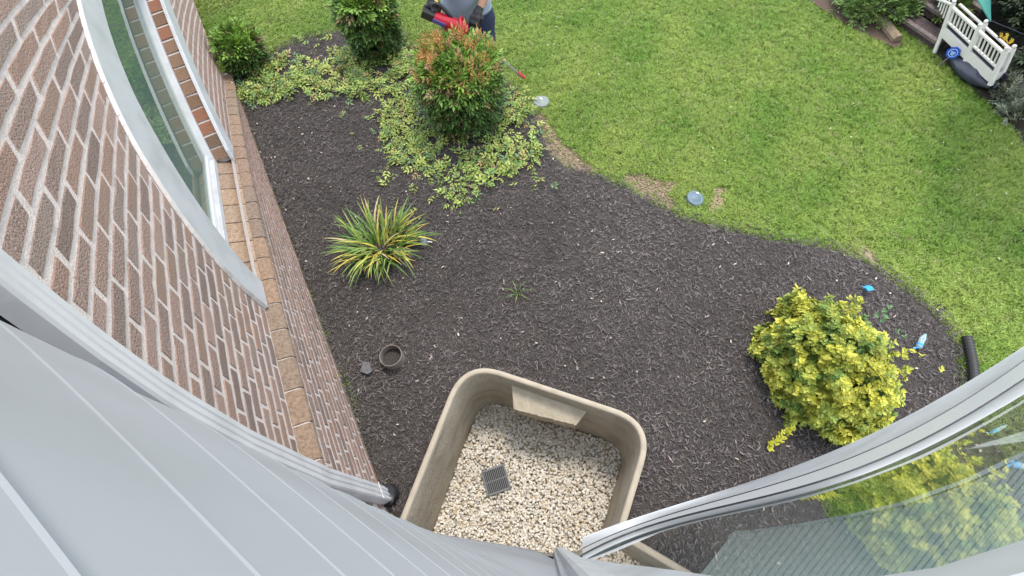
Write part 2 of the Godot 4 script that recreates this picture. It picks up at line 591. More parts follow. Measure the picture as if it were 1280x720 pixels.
func build_bay_window() -> void:
	var w := thing("near_window", "white framed window with glass reflecting the yellow shrub and grey slats", "window")
	var outer: Array = [Vector3(0.1622, 0.45, 0.0061), Vector3(0.219, 0.45, -0.0055), Vector3(0.2758, 0.45, -0.0163), Vector3(0.3327, 0.45, -0.0264), Vector3(0.3897, 0.45, -0.0358), Vector3(0.4467, 0.45, -0.0446), Vector3(0.5037, 0.45, -0.053), Vector3(0.5609, 0.45, -0.0611), Vector3(0.6181, 0.45, -0.0689), Vector3(0.6755, 0.45, -0.0766), Vector3(0.733, 0.45, -0.0841), Vector3(0.7864, 0.4649, -0.0912), Vector3(0.8335, 0.4987, -0.0976), Vector3(0.8738, 0.5492, -0.1033), Vector3(0.9072, 0.6144, -0.1083), Vector3(0.9332, 0.6925, -0.1126), Vector3(0.9516, 0.7822, -0.1162), Vector3(0.9622, 0.8822, -0.1191), Vector3(0.9712, 0.9765, -0.122), Vector3(0.9814, 1.06, -0.1253), Vector3(0.9927, 1.134, -0.129), Vector3(1.005, 1.201, -0.1331), Vector3(1.019, 1.26, -0.1377), Vector3(1.034, 1.313, -0.1427), Vector3(1.049, 1.361, -0.1481), Vector3(1.066, 1.404, -0.154), Vector3(1.084, 1.443, -0.1603), Vector3(1.102, 1.479, -0.1671), Vector3(1.121, 1.512, -0.1743), Vector3(1.141, 1.542, -0.1819), Vector3(1.162, 1.57, -0.1899), Vector3(1.183, 1.597, -0.1983), Vector3(1.204, 1.621, -0.2071), Vector3(1.226, 1.645, -0.2163), Vector3(1.248, 1.667, -0.2258), Vector3(1.271, 1.688, -0.2356), Vector3(1.293, 1.708, -0.2457), Vector3(1.316, 1.728, -0.2561), Vector3(1.339, 1.747, -0.2667), Vector3(1.361, 1.766, -0.2774), Vector3(1.384, 1.784, -0.2884), Vector3(1.408, 1.8, -0.2999), Vector3(1.435, 1.813, -0.3122), Vector3(1.465, 1.823, -0.3252)]
	var outer_edge: Array = [Vector3(0.1601, 0.4555, 0.0148), Vector3(0.2167, 0.4555, 0.0033), Vector3(0.2733, 0.4555, -0.0075), Vector3(0.33, 0.4555, -0.0174), Vector3(0.3867, 0.4555, -0.0268), Vector3(0.4435, 0.4555, -0.0356), Vector3(0.5003, 0.4555, -0.044), Vector3(0.5573, 0.4555, -0.052), Vector3(0.6143, 0.4555, -0.0598), Vector3(0.6714, 0.4555, -0.0674), Vector3(0.7287, 0.4555, -0.0749), Vector3(0.7819, 0.4704, -0.082), Vector3(0.8288, 0.5041, -0.0884), Vector3(0.8691, 0.5545, -0.0942), Vector3(0.9023, 0.6196, -0.0994), Vector3(0.9283, 0.6975, -0.104), Vector3(0.9467, 0.787, -0.1079), Vector3(0.9572, 0.8868, -0.111), Vector3(0.9663, 0.981, -0.1142), Vector3(0.9765, 1.064, -0.1178), Vector3(0.9878, 1.139, -0.1217), Vector3(1, 1.205, -0.126), Vector3(1.014, 1.264, -0.1307), Vector3(1.028, 1.317, -0.1359), Vector3(1.044, 1.365, -0.1414), Vector3(1.061, 1.408, -0.1474), Vector3(1.079, 1.447, -0.1538), Vector3(1.097, 1.482, -0.1607), Vector3(1.116, 1.515, -0.1679), Vector3(1.136, 1.546, -0.1756), Vector3(1.156, 1.574, -0.1836), Vector3(1.177, 1.6, -0.1921), Vector3(1.199, 1.624, -0.2009), Vector3(1.221, 1.648, -0.2101), Vector3(1.243, 1.67, -0.2196), Vector3(1.265, 1.691, -0.2295), Vector3(1.288, 1.711, -0.2396), Vector3(1.31, 1.731, -0.25), Vector3(1.333, 1.75, -0.2605), Vector3(1.355, 1.768, -0.2713), Vector3(1.377, 1.787, -0.2822), Vector3(1.402, 1.803, -0.2938), Vector3(1.429, 1.815, -0.306), Vector3(1.459, 1.826, -0.3189)]
	var groove: Array = [Vector3(0.1447, 0.5954, 0.0498), Vector3(0.2012, 0.5632, 0.0355), Vector3(0.2592, 0.5309, 0.0223), Vector3(0.3184, 0.4986, 0.01), Vector3(0.3786, 0.4684, -0.0013), Vector3(0.4344, 0.4738, -0.0116), Vector3(0.4852, 0.5057, -0.0208), Vector3(0.5314, 0.5539, -0.0287), Vector3(0.5719, 0.6182, -0.0354), Vector3(0.6061, 0.6977, -0.041), Vector3(0.6332, 0.7918, -0.0455), Vector3(0.6532, 0.897, -0.049), Vector3(0.6696, 1, -0.0518), Vector3(0.6833, 1.099, -0.0542), Vector3(0.6954, 1.19, -0.0563), Vector3(0.7064, 1.274, -0.0583), Vector3(0.717, 1.351, -0.0603), Vector3(0.7278, 1.42, -0.0624), Vector3(0.7391, 1.481, -0.0646), Vector3(0.7512, 1.535, -0.0671), Vector3(0.7643, 1.583, -0.0699), Vector3(0.7784, 1.625, -0.073), Vector3(0.7938, 1.661, -0.0765), Vector3(0.8104, 1.693, -0.0805), Vector3(0.8284, 1.721, -0.0848), Vector3(0.8475, 1.745, -0.0897), Vector3(0.868, 1.765, -0.095), Vector3(0.8896, 1.783, -0.1008), Vector3(0.9124, 1.798, -0.1072), Vector3(0.9363, 1.812, -0.1142), Vector3(0.9612, 1.823, -0.1217), Vector3(0.987, 1.834, -0.1297), Vector3(1.014, 1.843, -0.1384), Vector3(1.041, 1.851, -0.1476), Vector3(1.069, 1.859, -0.1574), Vector3(1.098, 1.866, -0.1678), Vector3(1.128, 1.873, -0.1788), Vector3(1.157, 1.879, -0.1903), Vector3(1.188, 1.885, -0.2024), Vector3(1.218, 1.892, -0.215), Vector3(1.249, 1.898, -0.2281), Vector3(1.281, 1.904, -0.2419), Vector3(1.314, 1.909, -0.2564), Vector3(1.349, 1.913, -0.2716)]
	var groove_end: Array = [Vector3(0.1437, 0.5954, 0.0544), Vector3(0.2002, 0.5632, 0.0402), Vector3(0.2581, 0.5309, 0.027), Vector3(0.3173, 0.4986, 0.0148), Vector3(0.3774, 0.4684, 0.0036), Vector3(0.4332, 0.4738, -0.0067), Vector3(0.4839, 0.5057, -0.0159), Vector3(0.53, 0.5539, -0.0239), Vector3(0.5706, 0.6182, -0.0307), Vector3(0.6048, 0.6977, -0.0364), Vector3(0.6318, 0.7918, -0.0411), Vector3(0.6519, 0.897, -0.0447), Vector3(0.6683, 1, -0.0478), Vector3(0.682, 1.099, -0.0503), Vector3(0.6941, 1.19, -0.0526), Vector3(0.7051, 1.274, -0.0548), Vector3(0.7157, 1.351, -0.0569), Vector3(0.7266, 1.42, -0.0591), Vector3(0.7379, 1.481, -0.0614), Vector3(0.75, 1.535, -0.064), Vector3(0.763, 1.583, -0.0669), Vector3(0.7771, 1.625, -0.0701), Vector3(0.7925, 1.661, -0.0736), Vector3(0.8091, 1.693, -0.0776), Vector3(0.8271, 1.721, -0.082), Vector3(0.8462, 1.745, -0.0869), Vector3(0.8667, 1.765, -0.0922), Vector3(0.8883, 1.783, -0.0981), Vector3(0.911, 1.798, -0.1045), Vector3(0.9349, 1.812, -0.1114), Vector3(0.9598, 1.823, -0.119), Vector3(0.9856, 1.834, -0.127), Vector3(1.012, 1.843, -0.1357), Vector3(1.04, 1.851, -0.1449), Vector3(1.068, 1.859, -0.1547), Vector3(1.097, 1.866, -0.1651), Vector3(1.126, 1.873, -0.176), Vector3(1.156, 1.879, -0.1876), Vector3(1.186, 1.885, -0.1996), Vector3(1.216, 1.892, -0.2122), Vector3(1.247, 1.898, -0.2253), Vector3(1.279, 1.904, -0.2391), Vector3(1.312, 1.909, -0.2535), Vector3(1.347, 1.913, -0.2687)]
	var dark: Array = [Vector3(0.1138, 1.079, 0.0598), Vector3(0.1616, 1.032, 0.0472), Vector3(0.2112, 0.9856, 0.0356), Vector3(0.2618, 0.9456, 0.025), Vector3(0.3127, 0.9152, 0.0154), Vector3(0.3597, 0.9161, 0.0068), Vector3(0.4015, 0.9457, -0.0007), Vector3(0.4373, 0.9987, -0.0069), Vector3(0.4668, 1.07, -0.012), Vector3(0.4905, 1.153, -0.0159), Vector3(0.5089, 1.243, -0.0189), Vector3(0.5231, 1.335, -0.0212), Vector3(0.5342, 1.425, -0.0229), Vector3(0.5428, 1.51, -0.0243), Vector3(0.5499, 1.591, -0.0254), Vector3(0.5563, 1.664, -0.0265), Vector3(0.5623, 1.73, -0.0275), Vector3(0.5688, 1.789, -0.0286), Vector3(0.5758, 1.841, -0.0299), Vector3(0.5838, 1.887, -0.0314), Vector3(0.5932, 1.926, -0.0331), Vector3(0.6041, 1.958, -0.0352), Vector3(0.6169, 1.985, -0.0376), Vector3(0.6317, 2.006, -0.0404), Vector3(0.6488, 2.022, -0.0436), Vector3(0.6684, 2.033, -0.0474), Vector3(0.6903, 2.039, -0.0516), Vector3(0.7142, 2.042, -0.0565), Vector3(0.74, 2.043, -0.0619), Vector3(0.7673, 2.042, -0.0678), Vector3(0.796, 2.039, -0.0744), Vector3(0.8253, 2.036, -0.0814), Vector3(0.8552, 2.034, -0.0891), Vector3(0.8857, 2.031, -0.0972), Vector3(0.9166, 2.028, -0.1059), Vector3(0.9477, 2.026, -0.1151), Vector3(0.9789, 2.025, -0.1247), Vector3(1.01, 2.024, -0.1348), Vector3(1.042, 2.023, -0.1454), Vector3(1.073, 2.024, -0.1563), Vector3(1.103, 2.025, -0.1675), Vector3(1.134, 2.027, -0.179), Vector3(1.166, 2.028, -0.1909), Vector3(1.198, 2.03, -0.2031)]
	var dark_end: Array = [Vector3(0.1125, 1.079, 0.0667), Vector3(0.1601, 1.032, 0.0543), Vector3(0.2095, 0.9856, 0.0429), Vector3(0.26, 0.9456, 0.0324), Vector3(0.3108, 0.9152, 0.023), Vector3(0.3578, 0.9161, 0.0144), Vector3(0.3995, 0.9457, 0.0068), Vector3(0.4353, 0.9987, 0.0004), Vector3(0.4648, 1.07, -0.0048), Vector3(0.4884, 1.153, -0.009), Vector3(0.5069, 1.243, -0.0123), Vector3(0.5211, 1.335, -0.0149), Vector3(0.5322, 1.425, -0.0169), Vector3(0.5409, 1.51, -0.0186), Vector3(0.548, 1.591, -0.02), Vector3(0.5544, 1.664, -0.0213), Vector3(0.5605, 1.73, -0.0225), Vector3(0.567, 1.789, -0.0238), Vector3(0.574, 1.841, -0.0253), Vector3(0.582, 1.887, -0.0269), Vector3(0.5913, 1.926, -0.0288), Vector3(0.6023, 1.958, -0.0309), Vector3(0.6151, 1.985, -0.0334), Vector3(0.6299, 2.006, -0.0363), Vector3(0.647, 2.022, -0.0395), Vector3(0.6665, 2.033, -0.0433), Vector3(0.6884, 2.039, -0.0476), Vector3(0.7122, 2.042, -0.0524), Vector3(0.738, 2.043, -0.0578), Vector3(0.7653, 2.042, -0.0637), Vector3(0.7939, 2.039, -0.0702), Vector3(0.8231, 2.036, -0.0773), Vector3(0.8529, 2.034, -0.0848), Vector3(0.8834, 2.031, -0.093), Vector3(0.9142, 2.028, -0.1016), Vector3(0.9452, 2.026, -0.1108), Vector3(0.9764, 2.025, -0.1204), Vector3(1.008, 2.024, -0.1304), Vector3(1.039, 2.023, -0.1409), Vector3(1.07, 2.024, -0.1518), Vector3(1.101, 2.025, -0.1629), Vector3(1.131, 2.027, -0.1744), Vector3(1.163, 2.028, -0.1863), Vector3(1.194, 2.03, -0.1985)]
	var inner: Array = [Vector3(0.0967, 1.333, 0.07), Vector3(0.1385, 1.293, 0.0588), Vector3(0.1818, 1.253, 0.0485), Vector3(0.2262, 1.217, 0.0392), Vector3(0.2711, 1.188, 0.0308), Vector3(0.3132, 1.184, 0.023), Vector3(0.3514, 1.202, 0.0161), Vector3(0.3849, 1.24, 0.0102), Vector3(0.4135, 1.293, 0.0052), Vector3(0.4372, 1.356, 0.0011), Vector3(0.4566, 1.427, -0.0023), Vector3(0.4723, 1.5, -0.005), Vector3(0.4851, 1.573, -0.0072), Vector3(0.4955, 1.644, -0.009), Vector3(0.5043, 1.711, -0.0106), Vector3(0.5121, 1.773, -0.012), Vector3(0.5194, 1.831, -0.0133), Vector3(0.5267, 1.882, -0.0147), Vector3(0.5343, 1.929, -0.0161), Vector3(0.5423, 1.97, -0.0177), Vector3(0.5513, 2.005, -0.0194), Vector3(0.5614, 2.036, -0.0213), Vector3(0.5727, 2.062, -0.0235), Vector3(0.5856, 2.083, -0.0259), Vector3(0.6001, 2.1, -0.0287), Vector3(0.6166, 2.113, -0.0319), Vector3(0.6352, 2.122, -0.0354), Vector3(0.6561, 2.126, -0.0394), Vector3(0.679, 2.128, -0.0439), Vector3(0.7038, 2.127, -0.0488), Vector3(0.7301, 2.124, -0.0543), Vector3(0.7577, 2.12, -0.0602), Vector3(0.7862, 2.116, -0.0666), Vector3(0.8152, 2.111, -0.0735), Vector3(0.8442, 2.108, -0.0807), Vector3(0.8733, 2.105, -0.0883), Vector3(0.9023, 2.103, -0.0963), Vector3(0.931, 2.101, -0.1046), Vector3(0.9593, 2.101, -0.1131), Vector3(0.9873, 2.101, -0.1219), Vector3(1.015, 2.103, -0.1308), Vector3(1.042, 2.104, -0.1399), Vector3(1.069, 2.106, -0.1491), Vector3(1.097, 2.107, -0.1585)]
	var pane_top: Array = [Vector3(0.0974, 1.32, 0.0705), Vector3(0.1449, 1.204, 0.0615), Vector3(0.1948, 1.114, 0.052), Vector3(0.245, 1.052, 0.0425), Vector3(0.2932, 1.024, 0.0333), Vector3(0.3377, 1.026, 0.0248), Vector3(0.3773, 1.055, 0.0173), Vector3(0.4112, 1.106, 0.0109), Vector3(0.4394, 1.173, 0.0055), Vector3(0.4629, 1.248, 0.0011), Vector3(0.4813, 1.331, -0.0024), Vector3(0.4962, 1.414, -0.0052), Vector3(0.6509, 1.044, -0.0347), Vector3(0.6558, 1.165, -0.0355), Vector3(0.6588, 1.278, -0.0361), Vector3(0.6615, 1.379, -0.0366), Vector3(0.6647, 1.468, -0.0372), Vector3(0.6677, 1.548, -0.0378), Vector3(0.6724, 1.617, -0.0387), Vector3(0.6786, 1.677, -0.0398), Vector3(0.6862, 1.729, -0.0413), Vector3(0.6954, 1.773, -0.043), Vector3(0.7067, 1.81, -0.0452), Vector3(0.7196, 1.842, -0.0477), Vector3(0.7343, 1.868, -0.0507), Vector3(0.7511, 1.889, -0.0541), Vector3(0.7682, 1.908, -0.0579), Vector3(0.7879, 1.923, -0.0623), Vector3(0.8082, 1.936, -0.0671), Vector3(0.8303, 1.946, -0.0723), Vector3(0.8522, 1.956, -0.078), Vector3(0.876, 1.963, -0.0842), Vector3(0.9008, 1.969, -0.0909), Vector3(0.9254, 1.976, -0.0979), Vector3(0.9511, 1.981, -0.1054), Vector3(0.9766, 1.986, -0.1132), Vector3(1.002, 1.992, -0.1214), Vector3(1.028, 1.997, -0.1299), Vector3(1.053, 2.004, -0.1386), Vector3(1.079, 2.009, -0.1476), Vector3(1.104, 2.016, -0.1566), Vector3(1.129, 2.023, -0.1659), Vector3(1.152, 2.032, -0.1748), Vector3(1.176, 2.04, -0.184)]
	part("outer_casing", loft([outer, outer_edge, groove], false, true), M.trim, w)
	part("groove", loft([groove, groove_end]), M.seal, w)
	part("jamb", loft([groove_end, dark], false, true), M.trim2, w)
	part("gasket", loft([dark, dark_end]), M.seal, w)
	part("sash", loft([dark_end, inner, back(inner, 0.004)], false, true), M.sash, w)
	# pane between the sash and the lower rail
	var low: Array = [Vector3(0.1006, 1.114, 0.07), Vector3(0.1299, 2.009, 0.0645), Vector3(0.1431, 2.352, 0.062), Vector3(0.151, 2.554, 0.0605), Vector3(0.1558, 2.67, 0.0595), Vector3(0.165, 2.792, 0.0578), Vector3(0.1967, 2.833, 0.0518), Vector3(0.2179, 2.861, 0.0478), Vector3(0.2602, 2.875, 0.0397), Vector3(0.2845, 2.877, 0.035)]
	var rows := []
	for k in 31:
		var row := []
		for i in 61:
			var f := i / 60.0
			var g: Vector3 = pane_top[mini(int(f * 43), 42)].lerp(pane_top[mini(int(f * 43), 42) + 1], f * 43 - mini(int(f * 43), 42))
			var l: Vector3 = low[mini(int(f * 9), 8)].lerp(low[mini(int(f * 9), 8) + 1], f * 9 - mini(int(f * 9), 8))
			var p := g.lerp(l, k / 30.0)
			p.z = 0.092 - 0.19 * p.x - 0.22 * pow(maxf(0, p.x - 0.7), 2)
			row.append(p)
		rows.append(row)
	var ps := st0()
	ps.set_smooth_group(0)
	loft_into(ps, rows)
	part("pane", done(ps, true), M.near_glass, w)
	# lower rail of the sash
	var r0: Array = [Vector3(0.0902, 1.433, 0.0599), Vector3(0.1187, 2.12, 0.0545), Vector3(0.1356, 2.407, 0.0513), Vector3(0.1441, 2.593, 0.0498), Vector3(0.1486, 2.702, 0.049), Vector3(0.1537, 2.825, 0.0481), Vector3(0.1818, 2.865, 0.0428), Vector3(0.1994, 2.893, 0.0391), Vector3(0.2398, 2.904, 0.0318), Vector3(0.2614, 2.906, 0.0274)]
	var r1: Array = [Vector3(0.0664, 1.312, 0.0624), Vector3(0.0853, 2.165, 0.0588), Vector3(0.0889, 2.516, 0.0582), Vector3(0.1023, 2.705, 0.0558), Vector3(0.1095, 2.802, 0.0544), Vector3(0.1269, 2.88, 0.0512), Vector3(0.1521, 2.911, 0.0461), Vector3(0.1668, 2.935, 0.0433), Vector3(0.1958, 2.95, 0.038), Vector3(0.2095, 2.955, 0.0352)]
	part("bottom_rail", loft([back(r0, 0.03), r0, r1, back(r1, 0.05)]), M.trim, w)
	var q0: Array = [Vector3(0.0279, 0.9891, 0.0637), Vector3(0.0542, 1.816, 0.0587), Vector3(0.068, 2.202, 0.0561), Vector3(0.0766, 2.42, 0.0546), Vector3(0.085, 2.606, 0.0529)]
	var q1: Array = [Vector3(0.0236, 1.217, 0.0645), Vector3(0.0497, 1.906, 0.0596), Vector3(0.0628, 2.264, 0.0571), Vector3(0.0709, 2.467, 0.0556), Vector3(0.0794, 2.638, 0.054)]
	var q2: Array = [Vector3(0.0171, 1.215, 0.0687), Vector3(0.0396, 1.946, 0.0645), Vector3(0.0499, 2.297, 0.0626), Vector3(0.0575, 2.531, 0.0611), Vector3(0.0615, 2.693, 0.0605)]
	var qa: Array = [Vector3(0.0659, 1.352, 0.0565), Vector3(0.0816, 2.217, 0.0535), Vector3(0.0849, 2.552, 0.0529), Vector3(0.0958, 2.739, 0.051), Vector3(0.1025, 2.829, 0.0499)]
	part("corner_board", loft([back(qa, 0.02), qa, q0, back(q0, 0.02)]), M.trim, w)
	part("dark_seam", loft([back(q0, 0.003), back(q1, 0.003)]), M.seal, w)
	part("corner_board", loft([back(q1, 0.01), q1, q2, back(q2, 0.03)]), M.trim, w)
	# blinds hanging in the room just behind the pane
	var bl := Node3D.new()
	bl.name = "blinds"
	w.add_child(bl)
	for s in [[Vector3(0.1913, 2.316, 0.0977), Vector3(0.1963, 2.333, 0.0969), Vector3(0.4916, 1.771, 0.0406), Vector3(0.4877, 1.736, 0.0413)], [Vector3(0.1983, 2.34, 0.0966), Vector3(0.2027, 2.357, 0.0957), Vector3(0.4879, 1.839, 0.0413), Vector3(0.4846, 1.806, 0.0421)], [Vector3(0.2045, 2.364, 0.0954), Vector3(0.2084, 2.381, 0.0945), Vector3(0.4844, 1.902, 0.042), Vector3(0.4808, 1.873, 0.0427)], [Vector3(0.21, 2.388, 0.0941), Vector3(0.214, 2.404, 0.0934), Vector3(0.4898, 1.945, 0.041), Vector3(0.4864, 1.918, 0.0416)], [Vector3(0.2159, 2.408, 0.0932), Vector3(0.2194, 2.424, 0.0924), Vector3(0.4954, 1.984, 0.04), Vector3(0.4921, 1.959, 0.0406)], [Vector3(0.2212, 2.428, 0.0922), Vector3(0.2249, 2.442, 0.0916), Vector3(0.4997, 2.022, 0.0391), Vector3(0.4972, 1.997, 0.0397)], [Vector3(0.2259, 2.449, 0.0912), Vector3(0.2292, 2.462, 0.0905), Vector3(0.5045, 2.057, 0.0383), Vector3(0.5019, 2.034, 0.0388)], [Vector3(0.2307, 2.467, 0.0903), Vector3(0.2342, 2.478, 0.0898), Vector3(0.5089, 2.09, 0.0375), Vector3(0.5062, 2.069, 0.038)], [Vector3(0.2355, 2.483, 0.0895), Vector3(0.2387, 2.495, 0.089), Vector3(0.5124, 2.122, 0.0367), Vector3(0.5103, 2.101, 0.0372)], [Vector3(0.2399, 2.499, 0.0888), Vector3(0.2428, 2.511, 0.0882), Vector3(0.5166, 2.151, 0.036), Vector3(0.5143, 2.132, 0.0364)], [Vector3(0.2439, 2.515, 0.0879), Vector3(0.2464, 2.527, 0.0873), Vector3(0.5199, 2.179, 0.0353), Vector3(0.5182, 2.16, 0.0358)], [Vector3(0.2474, 2.532, 0.087), Vector3(0.2503, 2.541, 0.0866), Vector3(0.5309, 2.196, 0.0333), Vector3(0.5288, 2.179, 0.0337)], [Vector3(0.2511, 2.546, 0.0863), Vector3(0.2538, 2.555, 0.0859), Vector3(0.5414, 2.213, 0.0313), Vector3(0.5397, 2.196, 0.0317)], [Vector3(0.2552, 2.558, 0.0858), Vector3(0.2576, 2.568, 0.0854), Vector3(0.5512, 2.23, 0.0294), Vector3(0.5499, 2.213, 0.0297)], [Vector3(0.2582, 2.572, 0.0851), Vector3(0.2604, 2.582, 0.0845), Vector3(0.5534, 2.254, 0.0289), Vector3(0.5517, 2.24, 0.0292)], [Vector3(0.2616, 2.585, 0.0845), Vector3(0.2635, 2.594, 0.0839), Vector3(0.563, 2.269, 0.0271), Vector3(0.5616, 2.255, 0.0274)], [Vector3(0.2647, 2.597, 0.0839), Vector3(0.2671, 2.604, 0.0835), Vector3(0.572, 2.284, 0.0254), Vector3(0.5711, 2.27, 0.0256)], [Vector3(0.2674, 2.609, 0.0832), Vector3(0.2697, 2.617, 0.0829), Vector3(0.5816, 2.297, 0.0237), Vector3(0.58, 2.284, 0.0239)], [Vector3(0.2707, 2.619, 0.0828), Vector3(0.2727, 2.627, 0.0824), Vector3(0.5969, 2.305, 0.0207), Vector3(0.5956, 2.292, 0.0209)], [Vector3(0.2737, 2.63, 0.0823), Vector3(0.2755, 2.637, 0.0819), Vector3(0.6203, 2.304, 0.0164), Vector3(0.6193, 2.291, 0.0164)], [Vector3(0.2764, 2.64, 0.0818), Vector3(0.278, 2.647, 0.0814), Vector3(0.6351, 2.312, 0.0134), Vector3(0.6355, 2.297, 0.0135)], [Vector3(0.2788, 2.65, 0.0813), Vector3(0.2803, 2.657, 0.0808), Vector3(0.6506, 2.318, 0.0105), Vector3(0.6502, 2.305, 0.0105)], [Vector3(0.281, 2.66, 0.0807), Vector3(0.2832, 2.666, 0.0805), Vector3(0.6735, 2.318, 0.0061), Vector3(0.6734, 2.305, 0.0061)], [Vector3(0.2839, 2.668, 0.0804), Vector3(0.285, 2.676, 0.0799), Vector3(0.6964, 2.318, 0.0018), Vector3(0.6977, 2.304, 0.0016)], [Vector3(0.2855, 2.678, 0.0798), Vector3(0.2874, 2.684, 0.0796), Vector3(0.7269, 2.312, -0.0042), Vector3(0.7285, 2.297, -0.0045)], [Vector3(0.288, 2.687, 0.0794), Vector3(0.2897, 2.692, 0.0792), Vector3(0.7563, 2.307, -0.0103), Vector3(0.7582, 2.293, -0.0106)], [Vector3(0.2902, 2.695, 0.079), Vector3(0.2918, 2.7, 0.0788), Vector3(0.7843, 2.305, -0.0165), Vector3(0.7865, 2.291, -0.0169)], [Vector3(0.2922, 2.703, 0.0786), Vector3(0.2936, 2.708, 0.0783), Vector3(0.811, 2.305, -0.0227), Vector3(0.8134, 2.291, -0.0232)], [Vector3(0.294, 2.711, 0.0782), Vector3(0.2953, 2.716, 0.0779), Vector3(0.843, 2.302, -0.0306), Vector3(0.8458, 2.288, -0.0313)], [Vector3(0.2966, 2.717, 0.078), Vector3(0.2978, 2.723, 0.0777), Vector3(0.8806, 2.297, -0.0405), Vector3(0.8836, 2.283, -0.0413)], [Vector3(0.2981, 2.725, 0.0775), Vector3(0.2991, 2.731, 0.0772), Vector3(0.9097, 2.298, -0.0485), Vector3(0.9131, 2.284, -0.0494)], [Vector3(0.3004, 2.731, 0.0773), Vector3(0.3014, 2.737, 0.077), Vector3(0.9117, 2.314, -0.049), Vector3(0.9154, 2.301, -0.0499)], [Vector3(0.3015, 2.739, 0.0768), Vector3(0.3034, 2.743, 0.0767), Vector3(0.9007, 2.337, -0.0459), Vector3(0.9031, 2.325, -0.0467)], [Vector3(0.3035, 2.745, 0.0765), Vector3(0.3042, 2.751, 0.0762), Vector3(0.8906, 2.359, -0.0429), Vector3(0.8933, 2.347, -0.0437)], [Vector3(0.3054, 2.751, 0.0763), Vector3(0.306, 2.757, 0.0759), Vector3(0.8788, 2.381, -0.04), Vector3(0.8818, 2.369, -0.0407)], [Vector3(0.3071, 2.757, 0.076), Vector3(0.3076, 2.763, 0.0756), Vector3(0.8696, 2.4, -0.0373), Vector3(0.8713, 2.39, -0.038)], [Vector3(0.3087, 2.763, 0.0757), Vector3(0.3091, 2.769, 0.0753), Vector3(0.8601, 2.419, -0.0348), Vector3(0.8619, 2.41, -0.0354)], [Vector3(0.3101, 2.769, 0.0754), Vector3(0.3116, 2.773, 0.0753), Vector3(0.8502, 2.438, -0.0323), Vector3(0.8523, 2.429, -0.0329)], [Vector3(0.3114, 2.775, 0.0751), Vector3(0.3128, 2.779, 0.075), Vector3(0.8401, 2.457, -0.0299), Vector3(0.8424, 2.447, -0.0305)], [Vector3(0.3126, 2.781, 0.0748), Vector3(0.3139, 2.785, 0.0746), Vector3(0.8312, 2.474, -0.0277), Vector3(0.8336, 2.465, -0.0282)]]:
		var st := st0()
		quad(st, s[0], s[1], s[2], s[3])
		var d := Vector3(0, 0, 0.006)
		quad(st, s[0] + d, s[3] + d, s[2] + d, s[1] + d)
		for k in 4:
			quad(st, s[k], s[(k + 1) % 4], s[(k + 1) % 4] + d, s[k] + d)
		part("slat", done(st), M.blind, bl)
	var rail_pts: Array = [Vector3(0.4637, 1.918, 0.044), Vector3(0.4902, 2.108, 0.039), Vector3(0.521, 2.229, 0.0332), Vector3(0.5668, 2.312, 0.0243), Vector3(0.663, 2.332, 0.0061), Vector3(0.7947, 2.312, -0.0208), Vector3(0.8991, 2.299, -0.0475)]
	part("bottom_bar", loft([rail_pts, back(rail_pts, -0.004), up(rail_pts, 0.012)]), M.blind, bl)
	# unseen dark box behind the pane, keeps sky light out of the window
	var rs := st0()
	var room := [Vector3(0.1, 0.3, 0.17), Vector3(0.5, 0.3, 0.09), Vector3(0.9, 0.3, 0.01), Vector3(1.45, 0.3, -0.2)]
	for i in 3:
		var a: Vector3 = room[i]
		var b: Vector3 = room[i + 1]
		var t := Vector3(0, 3.4, 0)
		quad(rs, a + Vector3(0, 0, 0.5), b + Vector3(0, 0, 0.5), b + t + Vector3(0, 0, 0.5), a + t + Vector3(0, 0, 0.5))
		quad(rs, a + t, b + t, b + t + Vector3(0, 0, 0.5), a + t + Vector3(0, 0, 0.5))
		quad(rs, a, b, b + Vector3(0, 0, 0.5), a + Vector3(0, 0, 0.5))
	part("dark_box_behind", done(rs), M.room, w)

func dark_lip(a: Array, b: Array, f: float) -> Array:
	var o := []
	for i in a.size():
		o.append((a[i] as Vector3).lerp(b[i], f))
	return o

func back(a: Array, d: float) -> Array:
	var o := []
	for p in a:
		o.append(p + Vector3(0, 0, d))
	return o

func up(a: Array, d: float) -> Array:
	var o := []
	for p in a:
		o.append(p + Vector3(0, d, 0))
	return o

# ---------------------------------------------------------------- ground
func ray_to(poly: PackedVector2Array, c: Vector2, a: float) -> float:
	var far := c + Vector2(cos(a), sin(a)) * 100.0
	var best := -1.0
	for i in poly.size():
		var hit = Geometry2D.segment_intersects_segment(c, far, poly[i], poly[(i + 1) % poly.size()])
		if hit != null:
			best = maxf(best, c.distance_to(hit))
	return best

